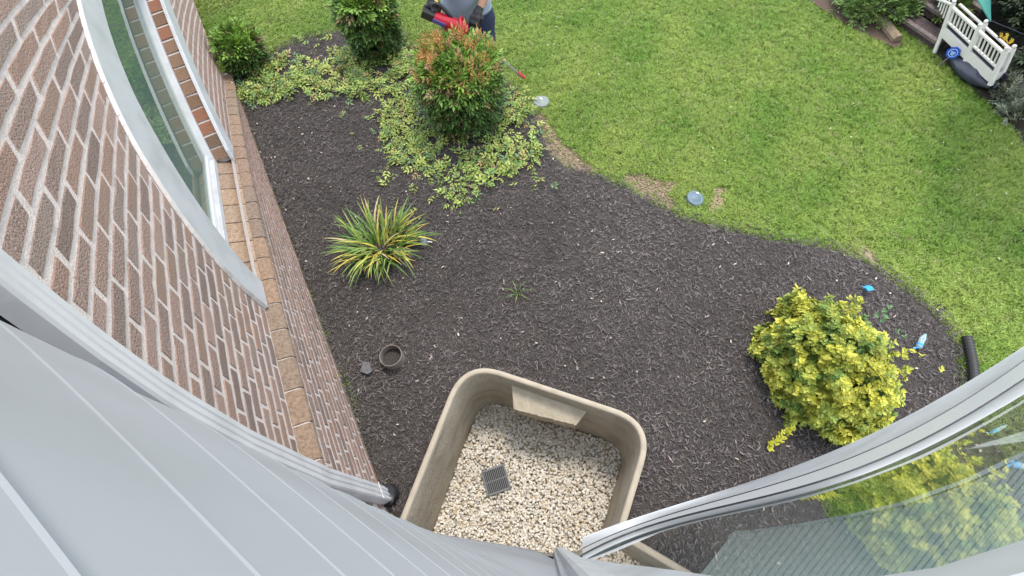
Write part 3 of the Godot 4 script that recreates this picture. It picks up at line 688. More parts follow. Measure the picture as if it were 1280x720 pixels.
func build_ground() -> void:
	var c := Vector2(-0.1, -0.45)
	var lawn := st0()
	lawn.set_smooth_group(0)
	var mul := st0()
	mul.set_smooth_group(0)
	var K := 300
	var inner := []
	var outer := []
	for k in K + 1:
		var a := TAU * k / K
		inner.append(ray_to(well_out, c, a))
		outer.append(ray_to(bed, c, a))
	for k in K:
		var a0 := TAU * k / K
		var a1 := TAU * (k + 1) / K
		var d0 := Vector2(cos(a0), sin(a0))
		var d1 := Vector2(cos(a1), sin(a1))
		var radii := [0.0, 0.3, 0.7, 1.2, 2.0, 3.5, 6.0, 10.0, 18.0, 35.0, 80.0]
		for i in radii.size() - 1:
			var p := [c + d0 * (inner[k] + radii[i]), c + d1 * (inner[k + 1] + radii[i]), c + d1 * (inner[k + 1] + radii[i + 1]), c + d0 * (inner[k] + radii[i + 1])]
			quad(lawn, lp(p[0], -0.02), lp(p[1], -0.02), lp(p[2], -0.02), lp(p[3], -0.02))
		var n := 46
		for i in n:
			var f0 := pow(float(i) / n, 1.3)
			var f1 := pow(float(i + 1) / n, 1.3)
			var p := [c + d0 * lerpf(inner[k], outer[k], f0), c + d1 * lerpf(inner[k + 1], outer[k + 1], f0), c + d1 * lerpf(inner[k + 1], outer[k + 1], f1), c + d0 * lerpf(inner[k], outer[k], f1)]
			var e := []
			for q in 4:
				var edge := (f1 if q > 1 else f0) > 0.999
				e.append(lp(p[q], -0.018 if edge else mulch_height(p[q]) - 0.006))
			quad(mul, e[0], e[1], e[2], e[3])
	struct("lawn_ground", done(lawn, true), M.lawn_soil)
	struct("mulch_bed", done(mul, true), M.mulch)
	for s in soil:
		var poly: PackedVector2Array = s
		var tris := Geometry2D.triangulate_polygon(poly)
		var st := st0()
		for i in tris:
			st.add_vertex(lp(poly[i], -0.015))
		struct("bare_soil", done(st, true), M.soil)
	var ft := Geometry2D.triangulate_polygon(far_bed)
	var fs := st0()
	for i in ft:
		fs.add_vertex(lp(far_bed[i], 0.002))
	struct("far_mulch_bed", done(fs, true), M.far_mulch)
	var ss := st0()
	for i in Geometry2D.triangulate_polygon(painted_shade_bed):
		ss.add_vertex(lp(painted_shade_bed[i], 0.003))
	struct("painted_shade_ground", done(ss, true), M.shade)  # dark ground colour stands in for shade around the deck

func lp(p: Vector2, y: float) -> Vector3:
	return Vector3(p.x, y, p.y)

func random_in(lo: Vector2, hi: Vector2) -> Vector2:
	return Vector2(rng.randf_range(lo.x, hi.x), rng.randf_range(lo.y, hi.y))

func in_soil(p: Vector2) -> bool:
	for s in soil:
		if in_poly(p, s) and edge_distance(p, s) > -0.005 + 0.05 * (0.5 + fine.get_noise_2d(p.x * 500, p.y * 500)):
			return true
	return false

func build_mulch_chips() -> void:
	var pipe_at := Vector2(-0.904, -1.270)
	var meshes := []
	for v in 4:
		var st := st0()
		var l := 1.0
		var w := rng.randf_range(0.13, 0.24)
		var pts := []
		for i in 5:
			var f := i / 4.0
			pts.append([Vector3((f - 0.5) * l, rng.randf_range(-0.05, 0.07), rng.randf_range(-0.08, 0.08)), w * (0.35 + 0.65 * sin(PI * clampf(f, 0.08, 0.92))) * rng.randf_range(0.7, 1.2)])
		for i in 4:
			var p: Vector3 = pts[i][0]
			var q: Vector3 = pts[i + 1][0]
			var wp := Vector3(0, 0, pts[i][1] / 2)
			var wq := Vector3(0, 0, pts[i + 1][1] / 2)
			var tp := Vector3(0, 0.05, 0)
			quad(st, p - wp, p + tp, q + tp, q - wq)
			quad(st, p + tp, p + wp, q + wq, q + tp)
		meshes.append(done(st))
	var spots := [[], [], [], []]
	var tints := [[], [], [], []]
	var count := 0
	var tries := 0
	while count < 92000 and tries < 400000:
		tries += 1
		var p := random_in(Vector2(-2.7, -5.3), Vector2(3.15, 0.1))
		if not in_poly(p, bed):
			if rng.randf() > 0.25 or edge_distance(p, bed) > 0.06:
				continue
		if in_poly(p, well_out) or p.distance_to(pipe_at) < 0.084:
			continue
		var size := rng.randf_range(0.011, 0.033) * (1.5 if rng.randf() < 0.12 else 1.0)
		var b := Basis.from_euler(Vector3(rng.randf_range(-0.45, 0.45), rng.randf_range(0, TAU), rng.randf_range(-0.3, 0.3))).scaled_local(Vector3(size, size * rng.randf_range(0.6, 1.0), size * rng.randf_range(0.7, 1.5)))
		var k := rng.randi() % 4
		spots[k].append(Transform3D(b, lp(p, mulch_height(p) + rng.randf_range(-0.001, 0.012))))
		var t := pow(rng.randf(), 1.7)
		var g := lerpf(0.036, 0.165, t) * (1.0 + 0.35 * patch.get_noise_2d(p.x * 40, p.y * 40) + 0.3 * patch.get_noise_2d(p.x * 160 + 50, p.y * 160))
		var w := rng.randf_range(-0.06, 0.12)
		if rng.randf() < 0.004:
			g = rng.randf_range(0.2, 0.42)
			w = 0.15
		tints[k].append(Color(g * (1.08 + w * 0.7), g * 0.95, g * (0.97 - w * 0.7)))
		count += 1
	for k in 4:
		scatter("mulch", meshes[k], M.chip, spots[k], tints[k]).set_meta("label", "dark shredded bark mulch covering the planting bed")

func build_grass() -> void:
	var meshes := []
	for v in 5:
		var st := st0()
		for b in 9:
			var a := rng.randf_range(0, TAU)
			var root := Vector3(cos(a), 0, sin(a)) * rng.randf_range(0.0, 0.022)
			var lean := Vector3(cos(a + rng.randf_range(-1, 1)), 0, sin(a + rng.randf_range(-1, 1)))
			var h := rng.randf_range(0.028, 0.052)
			var w := rng.randf_range(0.0016, 0.0028)
			var side := lean.cross(Vector3.UP).normalized() * w
			var mid := root + Vector3(0, h * 0.6, 0) + lean * h * rng.randf_range(0.1, 0.3)
			var tip := root + Vector3(0, h * rng.randf_range(0.75, 1.0), 0) + lean * h * rng.randf_range(0.4, 0.9)
			quad(st, root - side, root + side, mid + side * 0.85, mid - side * 0.85)
			tri(st, mid - side * 0.85, mid + side * 0.85, tip)
		meshes.append(done(st))
	var spots := [[], [], [], [], []]
	var tints := [[], [], [], [], []]
	var count := 0
	var dry := FastNoiseLite.new()
	dry.seed = 77
	dry.frequency = 1.1
	dry.fractal_octaves = 3
	for t in 420000:
		var p := random_in(Vector2(-4.6, -7.6), Vector2(6.4, 0.3))
		if p.x > 2.2 and p.y > -0.75 and p.x < 2.75:
			continue
		var wall_s := (p - Vector2(A.x, A.z)).dot(Vector2(N.x, N.z))
		if wall_s < 0.0 and (p - Vector2(A.x, A.z)).dot(Vector2(U.x, U.z)) < 4.45:
			continue
		if in_poly(p, bed) and (edge_distance(p, bed) > 0.035 or rng.randf() < 0.5):
			continue
		if in_soil(p) and rng.randf() < 0.95:
			continue
		if in_poly(p, far_bed) or in_poly(p, painted_shade_bed):
			continue
		var fd := p.length()
		if fd > 6.5 and rng.randf() < 0.5:
			continue
		var k := rng.randi() % 5
		var s := rng.randf_range(0.6, 1.05) * (0.85 if fd > 5.0 else 1.0)
		var h := rng.randf_range(0.7, 1.15)
		var near_edge := 1.0
		spots[k].append(Transform3D(Basis.from_euler(Vector3(rng.randf_range(-0.15, 0.15), rng.randf_range(0, TAU), rng.randf_range(-0.15, 0.15))).scaled_local(Vector3(s, s * h * near_edge, s)), lp(p, -0.02)))
		var y := clampf(0.55 + 0.55 * dry.get_noise_2d(p.x, p.y) + 0.1 * sin((p.x * 0.75 + p.y * 0.66) * 9.0) + rng.randf_range(-0.28, 0.28), 0, 1)
		var c := Color(0.14, 0.285, 0.028).lerp(Color(0.31, 0.4, 0.08), y)
		c = c * rng.randf_range(0.75, 1.2)
		if rng.randf() < 0.05:
			c = Color(0.36, 0.35, 0.16)
		c.a = 1.0
		tints[k].append(c)
		count += 1
	for k in 5:
		scatter("grass", meshes[k], M.grass, spots[k], tints[k]).set_meta("label", "short mown lawn grass with paler dry patches")

# ---------------------------------------------------------------- window well
func well_path(grow: float, y: float) -> Array:
	# U shaped, round cornered, from the left end at the siding to the right end
	var corners: Array = [Vector2(-0.9174, -0.1063), Vector2(-0.398, -1.157), Vector2(0.7496, -0.5577), Vector2(0.3643, 0.0773)]
	var pts := []
	var c: Array = corners
	var centre := Vector2(-0.1, -0.45)
	var r := 0.27
	pts.append(c[0])
	for k in [1, 2]:
		var a: Vector2 = (c[k - 1] - c[k]).normalized()
		var b: Vector2 = (c[k + 1] - c[k]).normalized()
		var rr := r if k == 1 else 0.25
		for i in 11:
			var f := i / 10.0
			var p0: Vector2 = c[k] + a * rr
			var p2: Vector2 = c[k] + b * rr
			pts.append(p0.lerp(c[k], f).lerp((c[k] as Vector2).lerp(p2, f), f))
	pts.append(c[3])
	# even spacing, then offset along the normals
	var dense := []
	for i in pts.size() - 1:
		var n := maxi(1, int((pts[i + 1] - pts[i]).length() / 0.05))
		for j in n:
			dense.append((pts[i] as Vector2).lerp(pts[i + 1], float(j) / n))
	dense.append(pts[-1])
	var o := []
	for i in dense.size():
		var d: Vector2 = (dense[mini(i + 1, dense.size() - 1)] - dense[maxi(i - 1, 0)]).normalized()
		var nn := Vector2(d.y, -d.x)
		if nn.dot(dense[i] - centre) < 0:
			nn = -nn
		var q: Vector2 = dense[i] + nn * grow
		o.append(Vector3(q.x, y, q.y))
	return o

func build_well() -> void:
	var w := thing("window_well", "tan moulded window well set in the mulch below the siding", "window well")
	var wob := func(row: Array, amp: float) -> Array:
		var o := []
		for p in row:
			o.append(p + Vector3(fine.get_noise_2d(p.x * 120, p.y * 120 + p.z * 90), 0, fine.get_noise_2d(p.z * 120, p.y * 140)) * amp)
		return o
	var rows := []
	for q in [[0.012, -0.35], [0.014, 0.03], [0.016, 0.052], [0.012, 0.06], [-0.01, 0.06], [-0.016, 0.054], [-0.018, 0.03], [-0.02, 0.0], [-0.026, -0.1], [-0.033, -0.2], [-0.035, -0.3], [-0.037, -0.4], [-0.04, -0.5], [-0.042, -0.6], [-0.045, -0.7], [-0.05, -0.8]]:
		var row := well_path(q[0], q[1])
		rows.append(wob.call(row, 0.012) if q[1] < 0.02 and q[0] < 0 else row)
	var st := st0()
	st.set_smooth_group(0)
	loft_into(st, rows)
	part("liner", done(st, true), M.well, w)
	var rr := []
	for q in [[0.0165, 0.02], [0.0185, 0.055], [0.014, 0.0635], [-0.012, 0.0635], [-0.0185, 0.056], [-0.0195, 0.022]]:
		rr.append(well_path(q[0], q[1]))
	part("rim", loft(rr, false, true), M.well_rim, w)
	# moulded step on the far side
	var o: Vector3 = Vector3(-0.3826, 0, -1.156)
	var e := Vector3(0.92195, 0, 0.38731)
	var i := Vector3(-0.38731, 0, 0.92195)
	var top := [o + e * 0.315 + i * 0.02, o + e * 0.905 + i * 0.02, o + e * 0.81 + i * 0.2, o + e * 0.375 + i * 0.2]
	var ys := [-0.035, -0.045, -0.125, -0.115]
	for k in 4:
		top[k].y = ys[k]
	var ss := st0()
	var edge := []
	for k in 25:
		var f := k / 24.0
		edge.append(top[3].lerp(top[2], f) + i * rng.randf_range(-0.003, 0.003) + Vector3(0, rng.randf_range(-0.002, 0.002), 0))
	var backrow := []
	var lower := []
	var low2 := []
	var low3 := []
	for k in 25:
		var f := k / 24.0
		backrow.append(top[0].lerp(top[1], f))
		lower.append(edge[k] + Vector3(0, -0.035, 0) - i * 0.004)
		low2.append(edge[k] + Vector3(0, -0.05, 0) - i * 0.02 + Vector3(fine.get_noise_1d(k * 30.0), 0, 0) * 0.01)
		low3.append(edge[k] + Vector3(0, -0.34, 0) - i * 0.045)
	loft_into(ss, [backrow, edge, lower, low2, low3])
	tri(ss, top[0], edge[0], low3[0])
	tri(ss, top[0], low3[0], top[0] + Vector3(0, -0.3, 0))
	tri(ss, top[1], low3[24], edge[24])
	tri(ss, top[1], top[1] + Vector3(0, -0.3, 0), low3[24])
	var low4 := []
	for k in 25:
		low4.append(low3[k] - i * 0.1)
	loft_into(ss, [low3, low4])
	part("step", done(ss), M.well_step, w)
	# gravel floor and stones
	var fl := st0()
	var inner := well_path(-0.04, -0.68)
	for k in inner.size() - 1:
		tri(fl, Vector3(-0.1, -0.68, -0.3), inner[k], inner[k + 1])
	tri(fl, Vector3(-0.1, -0.68, -0.3), inner[-1], Vector3(0.45, -0.68, 0.15))
	tri(fl, Vector3(-0.1, -0.68, -0.3), inner[0], Vector3(-0.95, -0.68, 0.0))
	tri(fl, Vector3(-0.1, -0.68, -0.3), Vector3(-0.95, -0.68, 0.0), Vector3(0.45, -0.68, 0.15))
	struct("well_floor", done(fl), M.well_step)
	var poly := PackedVector2Array()
	for p in well_path(-0.05, 0):
		poly.append(Vector2(p.x, p.z))
	poly.append(Vector2(0.5, 0.2))
	poly.append(Vector2(-1.0, 0.15))
	var stones := []
	for v in 5:
		stones.append(stone_mesh(rng.randf_range(0.55, 0.8), rng.randf_range(0.75, 1.0)))
	var spots := [[], [], [], [], []]
	var tints := [[], [], [], [], []]
	var n := 0
	while n < 10000:
		var p := random_in(Vector2(-1.0, -1.15), Vector2(0.8, 0.14))
		if not in_poly(p, poly):
			continue
		n += 1
		var k := rng.randi() % 5
		var s := rng.randf_range(0.007, 0.0135)
		spots[k].append(Transform3D(Basis.from_euler(Vector3(rng.randf_range(-0.5, 0.5), rng.randf_range(0, TAU), rng.randf_range(-0.5, 0.5))).scaled_local(Vector3.ONE * s), lp(p, -0.665 + rng.randf_range(-0.004, 0.02) + 0.02 * patch.get_noise_2d(p.x * 90, p.y * 90))))
		var c := Color(0.68, 0.625, 0.54).lerp(Color(0.77, 0.745, 0.69), rng.randf())
		var roll := rng.randf()
		if roll < 0.13:
			c = Color(0.56, 0.46, 0.33)
		elif roll < 0.21:
			c = Color(0.44, 0.42, 0.39)
		c *= rng.randf_range(0.8, 1.08)
		c.a = 1
		tints[k].append(c)
	for k in 5:
		scatter("gravel", stones[k], M.stone, spots[k], tints[k]).set_meta("label", "cream pea gravel on the floor of the window well")
	# drain grate lying on the stones
	var gr := thing("drain_grate", "small square dark grey drain grate lying in the gravel", "drain grate", Vector3(-0.333, -0.622, -0.4496), 0.18)
	var fs := st0()
	for q in [[Vector3(-0.085, 0, -0.085), Vector3(0.085, 0, -0.085)], [Vector3(0.085, 0, -0.085), Vector3(0.085, 0, 0.085)], [Vector3(0.085, 0, 0.085), Vector3(-0.085, 0, 0.085)], [Vector3(-0.085, 0, 0.085), Vector3(-0.085, 0, -0.085)]]:
		bar(fs, q[0], q[1], 0.014, 0.012)
	part("frame", done(fs), M.grate, gr)
	for k in 11:
		var x := -0.07 + k * 0.014
		part("slat", bar_mesh(Vector3(x, 0.001, -0.08), Vector3(x, 0.001, 0.08), 0.006, 0.009), M.grate, gr)
	part("cross_bar", bar_mesh(Vector3(-0.08, 0.0, 0), Vector3(0.08, 0.0, 0), 0.008, 0.008), M.grate, gr)
	var us := st0()
	quad(us, Vector3(-0.082, -0.007, -0.082), Vector3(0.082, -0.007, -0.082), Vector3(0.082, -0.007, 0.082), Vector3(-0.082, -0.007, 0.082))
	part("painted_hole", done(us), M.gap_shade, gr)  # flat near-black sheet stands in for the darkness below the slats

func stone_mesh(fy: float, fz: float) -> ArrayMesh:
	var st := st0()
	st.set_smooth_group(0)
	var rows := []
	for j in 6:
		var f := PI * j / 5.0
		var row := []
		for i in 8:
			var a := TAU * i / 7.0
			var d := Vector3(sin(f) * cos(a), cos(f), sin(f) * sin(a))
			var k := 1.0 + 0.35 * fine.get_noise_3d(d.x * 60 + fy * 900, d.y * 60, d.z * 60 + fz * 700)
			row.append(Vector3(d.x, d.y * fy, d.z * fz) * k)
		row[7] = row[0]
		rows.append(row)
	loft_into(st, rows)
	return done(st, true)

# ---------------------------------------------------------------- plants
func leaflet(st: SurfaceTool, base: Vector3, dir: Vector3, nrm: Vector3, l: float, w: float, fold := 0.25) -> void:
	var side := dir.cross(nrm).normalized() * w / 2
	var m := base + dir * l * 0.45
	var tip := base + dir * l - nrm * l * 0.12
	var lift := nrm * w * fold
	tri(st, base, m + side + lift, m)
	tri(st, base, m, m - side + lift)
	tri(st, m, m + side + lift, tip)
	tri(st, m, tip, m - side + lift)

# a compound leaf: pairs of pointed leaflets along a thin stalk, growing along +x
func frond(n: int, l: float, leaf_l: float, leaf_w: float) -> ArrayMesh:
	var st := st0()
	for i in n:
		var f := (i + 0.6) / n
		var p := Vector3(f * l, 0.12 * l * sin(f * 2.2), 0)
		for s in [-1, 1]:
			var d := Vector3(0.55 + rng.randf_range(-0.15, 0.15), rng.randf_range(-0.1, 0.25), s * (0.85 - 0.2 * f)).normalized()
			leaflet(st, p, d, Vector3(rng.randf_range(-0.3, 0.3), 1, rng.randf_range(-0.3, 0.3)).normalized(), leaf_l * rng.randf_range(0.75, 1.15), leaf_w * rng.randf_range(0.85, 1.15))
	leaflet(st, Vector3(l, 0.1 * l, 0), Vector3(1, 0, 0), Vector3.UP, leaf_l * 1.1, leaf_w)
	return done(st)

func rosette(n: int, leaf_l: float, leaf_w: float) -> ArrayMesh:
	var st := st0()
	for i in n:
		var a := TAU * i / n + rng.randf_range(-0.3, 0.3)
		var d := Vector3(cos(a), rng.randf_range(0.1, 0.7), sin(a)).normalized()
		var nrm := (Vector3.UP - d * d.y).normalized()
		var base := d * leaf_l * 0.12 + Vector3(0, -0.006 * (i % 3), 0)
		var l := leaf_l * rng.randf_range(0.8, 1.15)
		var w := leaf_w * rng.randf_range(0.85, 1.1)
		var side := d.cross(nrm) * w / 2
		var p := [base, base + d * l * 0.3 + side * 0.85, base + d * l * 0.65 + side * 0.9, base + d * l, base + d * l * 0.65 - side * 0.9, base + d * l * 0.3 - side * 0.85]
		var c := base + d * l * 0.5 - nrm * 0.003
		for k in 6:
			tri(st, c, p[k], p[(k + 1) % 6])
	return done(st)

func basis_along(dir: Vector3, roll: float) -> Basis:
	var x := dir.normalized()
	var y := (Vector3.UP - x * x.y)
	if y.length() < 0.05:
		y = Vector3.FORWARD
	y = y.normalized().rotated(x, roll)
	return Basis(x, y, x.cross(y))

func clipped_shrub(called: String, label: String, at: Vector3, rx: float, h: float, rz: float, n: int, seed_: int, tips: int) -> void:
	rng.seed = seed_
	var b := thing(called, label, "shrub", at, 0.0, "clipped shrubs along the bed")
	var bulge := FastNoiseLite.new()
	bulge.seed = seed_
	bulge.frequency = 1.0
	var spots := []
	var tints := []
	for i in n:
		var a := rng.randf_range(0, TAU)
		var on_top := rng.randf() < 0.34
		var y := h * (1.0 if on_top else pow(rng.randf(), 0.8))
		var rr := sqrt(rng.randf()) if on_top else 1.0
		var prof := 0.72 + 0.34 * pow(clampf(y / h, 0.0, 1.0), 0.6)
		if y > h * 0.86:
			prof *= 1.0 - 0.5 * pow((y - h * 0.86) / (h * 0.14), 2.0) * (0.3)
		var d := Vector3(cos(a), 0, sin(a))
		var k := 1.0 + 0.22 * bulge.get_noise_3d(d.x * 2.2, y * 3.5, d.z * 2.2)
		var inset := 1.0 - pow(rng.randf(), 2.2) * 0.38
		var p := Vector3(d.x * rx, 0, d.z * rz) * prof * k * (rr if on_top else inset)
		p.y = y + (0.08 * bulge.get_noise_2d(p.x * 5, p.z * 5) + rng.randf_range(-0.05, 0.02) - (0.03 * rr * rr) if on_top else 0.0)
		p.y = maxf(p.y, 0.03)
		if not on_top and y < h * 0.12 and rng.randf() < 0.5:
			continue
		var dir := (d * (0.35 if on_top else 0.9) + Vector3(rng.randf_range(-0.7, 0.7), rng.randf_range(-0.3, 0.9) + (0.6 if on_top else 0.0), rng.randf_range(-0.7, 0.7))).normalized()
		var s := rng.randf_range(0.75, 1.2)
		spots.append(Transform3D(basis_along(dir, rng.randf_range(-0.6, 0.6)).scaled(Vector3.ONE * s), p))
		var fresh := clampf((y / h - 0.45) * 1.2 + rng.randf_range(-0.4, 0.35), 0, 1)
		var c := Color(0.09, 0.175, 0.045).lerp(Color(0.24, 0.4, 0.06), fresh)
		if rng.randf() < (0.07 if on_top else 0.13):
			c = Color(0.22, 0.16, 0.07)
		c *= rng.randf_range(0.75, 1.25)
		c.a = 1
		tints.append(c)
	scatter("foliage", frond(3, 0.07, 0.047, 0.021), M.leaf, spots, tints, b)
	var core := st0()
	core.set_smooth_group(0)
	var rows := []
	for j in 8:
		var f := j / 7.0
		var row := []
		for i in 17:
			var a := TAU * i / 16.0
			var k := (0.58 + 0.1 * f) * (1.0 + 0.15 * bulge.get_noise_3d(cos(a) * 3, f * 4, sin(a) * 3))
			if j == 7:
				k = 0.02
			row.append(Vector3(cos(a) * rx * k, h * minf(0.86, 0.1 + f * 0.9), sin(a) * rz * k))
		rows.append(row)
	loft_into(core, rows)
	part("shade_core", done(core), M.inner, b)  # near-black core stands in for the shade between the leaves
	for i in 9:
		var a := TAU * i / 9.0 + rng.randf_range(-0.3, 0.3)
		var foot := Vector3(cos(a) * rx * 0.3, 0.0, sin(a) * rz * 0.3)
		var head := Vector3(cos(a + 0.2) * rx * 0.78, h * 0.7, sin(a + 0.2) * rz * 0.78)
		part("stem", tube_mesh([foot, foot.lerp(head, 0.5) + Vector3(0, 0.03, 0), head], [0.008, 0.006, 0.003], 6), M.twig, b)
	if tips > 0:
		var fm := []
		for i in 3:
			fm.append(frond(7, 0.17, 0.045, 0.02))
		for i in tips:
			var a := rng.randf_range(0, TAU)
			var r := sqrt(rng.randf_range(0.1, 1.0))
			if i % 3 == 0:
				a = rng.randf_range(PI, TAU)
			var p := Vector3(cos(a) * rx * r * 0.95, h * rng.randf_range(0.9, 1.0) - 0.1 * r * r, sin(a) * rz * r * 0.95)
			var dir := Vector3(cos(a) * 0.35 * r + rng.randf_range(-0.25, 0.25), 1.0, sin(a) * 0.35 * r + rng.randf_range(-0.25, 0.25))
			for q in 2:
				part("new_shoot", fm[rng.randi() % 3], M.shoots[rng.randi() % M.shoots.size()], b, Transform3D(basis_along(dir, q * 1.6 + rng.randf_range(0, 1)).scaled(Vector3.ONE * rng.randf_range(0.7, 1.25)), p))

func yellow_bush(at: Vector3) -> void:
	rng.seed = 91
	var b := thing("yellow_shrub", "low rounded shrub with bright yellow and green leaves, right side of the bed", "shrub", at)
	var bulge := FastNoiseLite.new()
	bulge.seed = 5
	bulge.frequency = 1.0
	var spots := []
	var tints := []
	for i in 6800:
		var d := Vector3(rng.randfn(), absf(rng.randfn()) * 0.9 - 0.12, rng.randfn()).normalized()
		var k := 1.0 + 0.44 * bulge.get_noise_3d(d.x * 2.6, d.y * 2.6, d.z * 2.6) + 0.1 * bulge.get_noise_3d(d.x * 8, d.y * 8, d.z * 8)
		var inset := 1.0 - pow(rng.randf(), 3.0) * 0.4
		var p := Vector3(d.x * 0.31, d.y * 0.46 + 0.07, d.z * 0.45) * k * inset
		if p.y < 0.02:
			continue
		var dir := (d + Vector3(rng.randf_range(-0.6, 0.6), 0.5, rng.randf_range(-0.6, 0.6))).normalized()
		var tl := Basis(Quaternion(Vector3.UP, dir)) * Basis(Vector3.UP, rng.randf_range(0, TAU))
		spots.append(Transform3D(tl.scaled(Vector3.ONE * rng.randf_range(0.75, 1.2)), p))
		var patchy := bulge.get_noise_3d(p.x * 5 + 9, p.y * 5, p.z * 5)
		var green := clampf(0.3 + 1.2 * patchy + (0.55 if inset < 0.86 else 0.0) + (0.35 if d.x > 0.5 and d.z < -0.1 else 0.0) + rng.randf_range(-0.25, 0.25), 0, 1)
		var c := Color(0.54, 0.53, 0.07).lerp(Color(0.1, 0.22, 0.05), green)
		c *= rng.randf_range(0.8, 1.15)
		c.a = 1
		tints.append(c)
	# a sprig trailing over the mulch towards the window
	for i in 26:
		var f := i / 25.0
		spots.append(Transform3D(Basis.from_euler(Vector3(rng.randf_range(-0.5, 0.5), rng.randf_range(0, TAU), rng.randf_range(-0.5, 0.5))) * 0.75, Vector3(-0.28 - 0.17 * f, 0.09 - 0.05 * f, 0.3 + 0.1 * f) + Vector3(rng.randf_range(-1, 1), 0, rng.randf_range(-1, 1)) * 0.015))
		tints.append(Color(0.5, 0.5, 0.05))
	# looser green shoots on the upper right
	for i in 36:
		var f := rng.randf()
		var w := rng.randi() % 5
		var a := -0.9 + w * 0.35
		var p := Vector3(cos(a), 0, sin(a)) * (0.28 + 0.13 * f) + Vector3(0, 0.2 + 0.16 * f + 0.05 * w, 0)
		spots.append(Transform3D(Basis.from_euler(Vector3(rng.randf_range(-0.8, 0.8), rng.randf_range(0, TAU), rng.randf_range(-0.8, 0.8))) * 0.8, p + Vector3(rng.randf_range(-1, 1), rng.randf_range(-1, 1), rng.randf_range(-1, 1)) * 0.03))
		tints.append(Color(0.13, 0.25, 0.1) if w < 3 else Color(0.5, 0.5, 0.06))
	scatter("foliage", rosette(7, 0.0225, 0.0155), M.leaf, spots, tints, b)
	for i in 14:
		var a := TAU * i / 14.0
		part("stem", tube_mesh([Vector3(cos(a) * 0.05, 0, sin(a) * 0.05), Vector3(cos(a) * 0.2, 0.16, sin(a) * 0.2), Vector3(cos(a) * 0.36, 0.3, sin(a) * 0.36)], [0.007, 0.005, 0.003], 6), M.twig, b)

func daylily(at: Vector3) -> void:
	rng.seed = 33
	var b := thing("daylily_clump", "clump of arching narrow green and yellowing leaves in the mulch", "plant", at)
	var blades := []
	for v in 6:
		var st := st0()
		var l := 0.35
		var bend := rng.randf_range(0.5, 1.3)
		var rows := []
		for i in 8:
			var f := i / 7.0
			var a := 1.35 - bend * f * 1.25
			var p: Vector3 = Vector3.ZERO if i == 0 else rows[i - 1][1] + Vector3(cos(a), sin(a), 0) * l / 7.0
			var w := 0.0075 * (1.0 - pow(f, 2.2) * 0.95)
			rows.append([p + Vector3(0, w * 0.5, -w), p, p + Vector3(0, w * 0.5, w)])
		loft_into(st, rows)
		blades.append(done(st))
	for i in 230:
		var a := rng.randf_range(0, TAU)
		var r := sqrt(rng.randf()) * 0.17
		var p := Vector3(cos(a) * r * 1.15, 0, sin(a) * r * 0.8)
		var s := rng.randf_range(0.65, 1.15)
		var out := atan2(-p.z, p.x) + rng.randf_range(-0.9, 0.9)
		var m := M.blade_green[rng.randi() % 3] as Material
		var roll := rng.randf()
		if roll < 0.27:
			m = M.blade_yellow
		elif roll < 0.25:
			m = M.blade_orange
		elif roll < 0.31:
			m = M.blade_straw
		part("leaf", blades[rng.randi() % 6], m, b, Transform3D(Basis(Vector3.UP, out) * Basis(Vector3(0, 0, 1), rng.randf_range(-0.45, 0.2)) * Basis.from_scale(Vector3(s, s, s * rng.randf_range(0.8, 1.3))), p))
	for i in 16:
		var a := rng.randf_range(0, TAU)
		part("dead_leaf", blades[i % 6], M.blade_straw, b, Transform3D(Basis(Vector3.UP, a) * Basis(Vector3(0, 0, 1), -0.95) * Basis.from_scale(Vector3(0.55, 0.35, 0.8)), Vector3(cos(a) * 0.14, 0.06, -sin(a) * 0.14)))

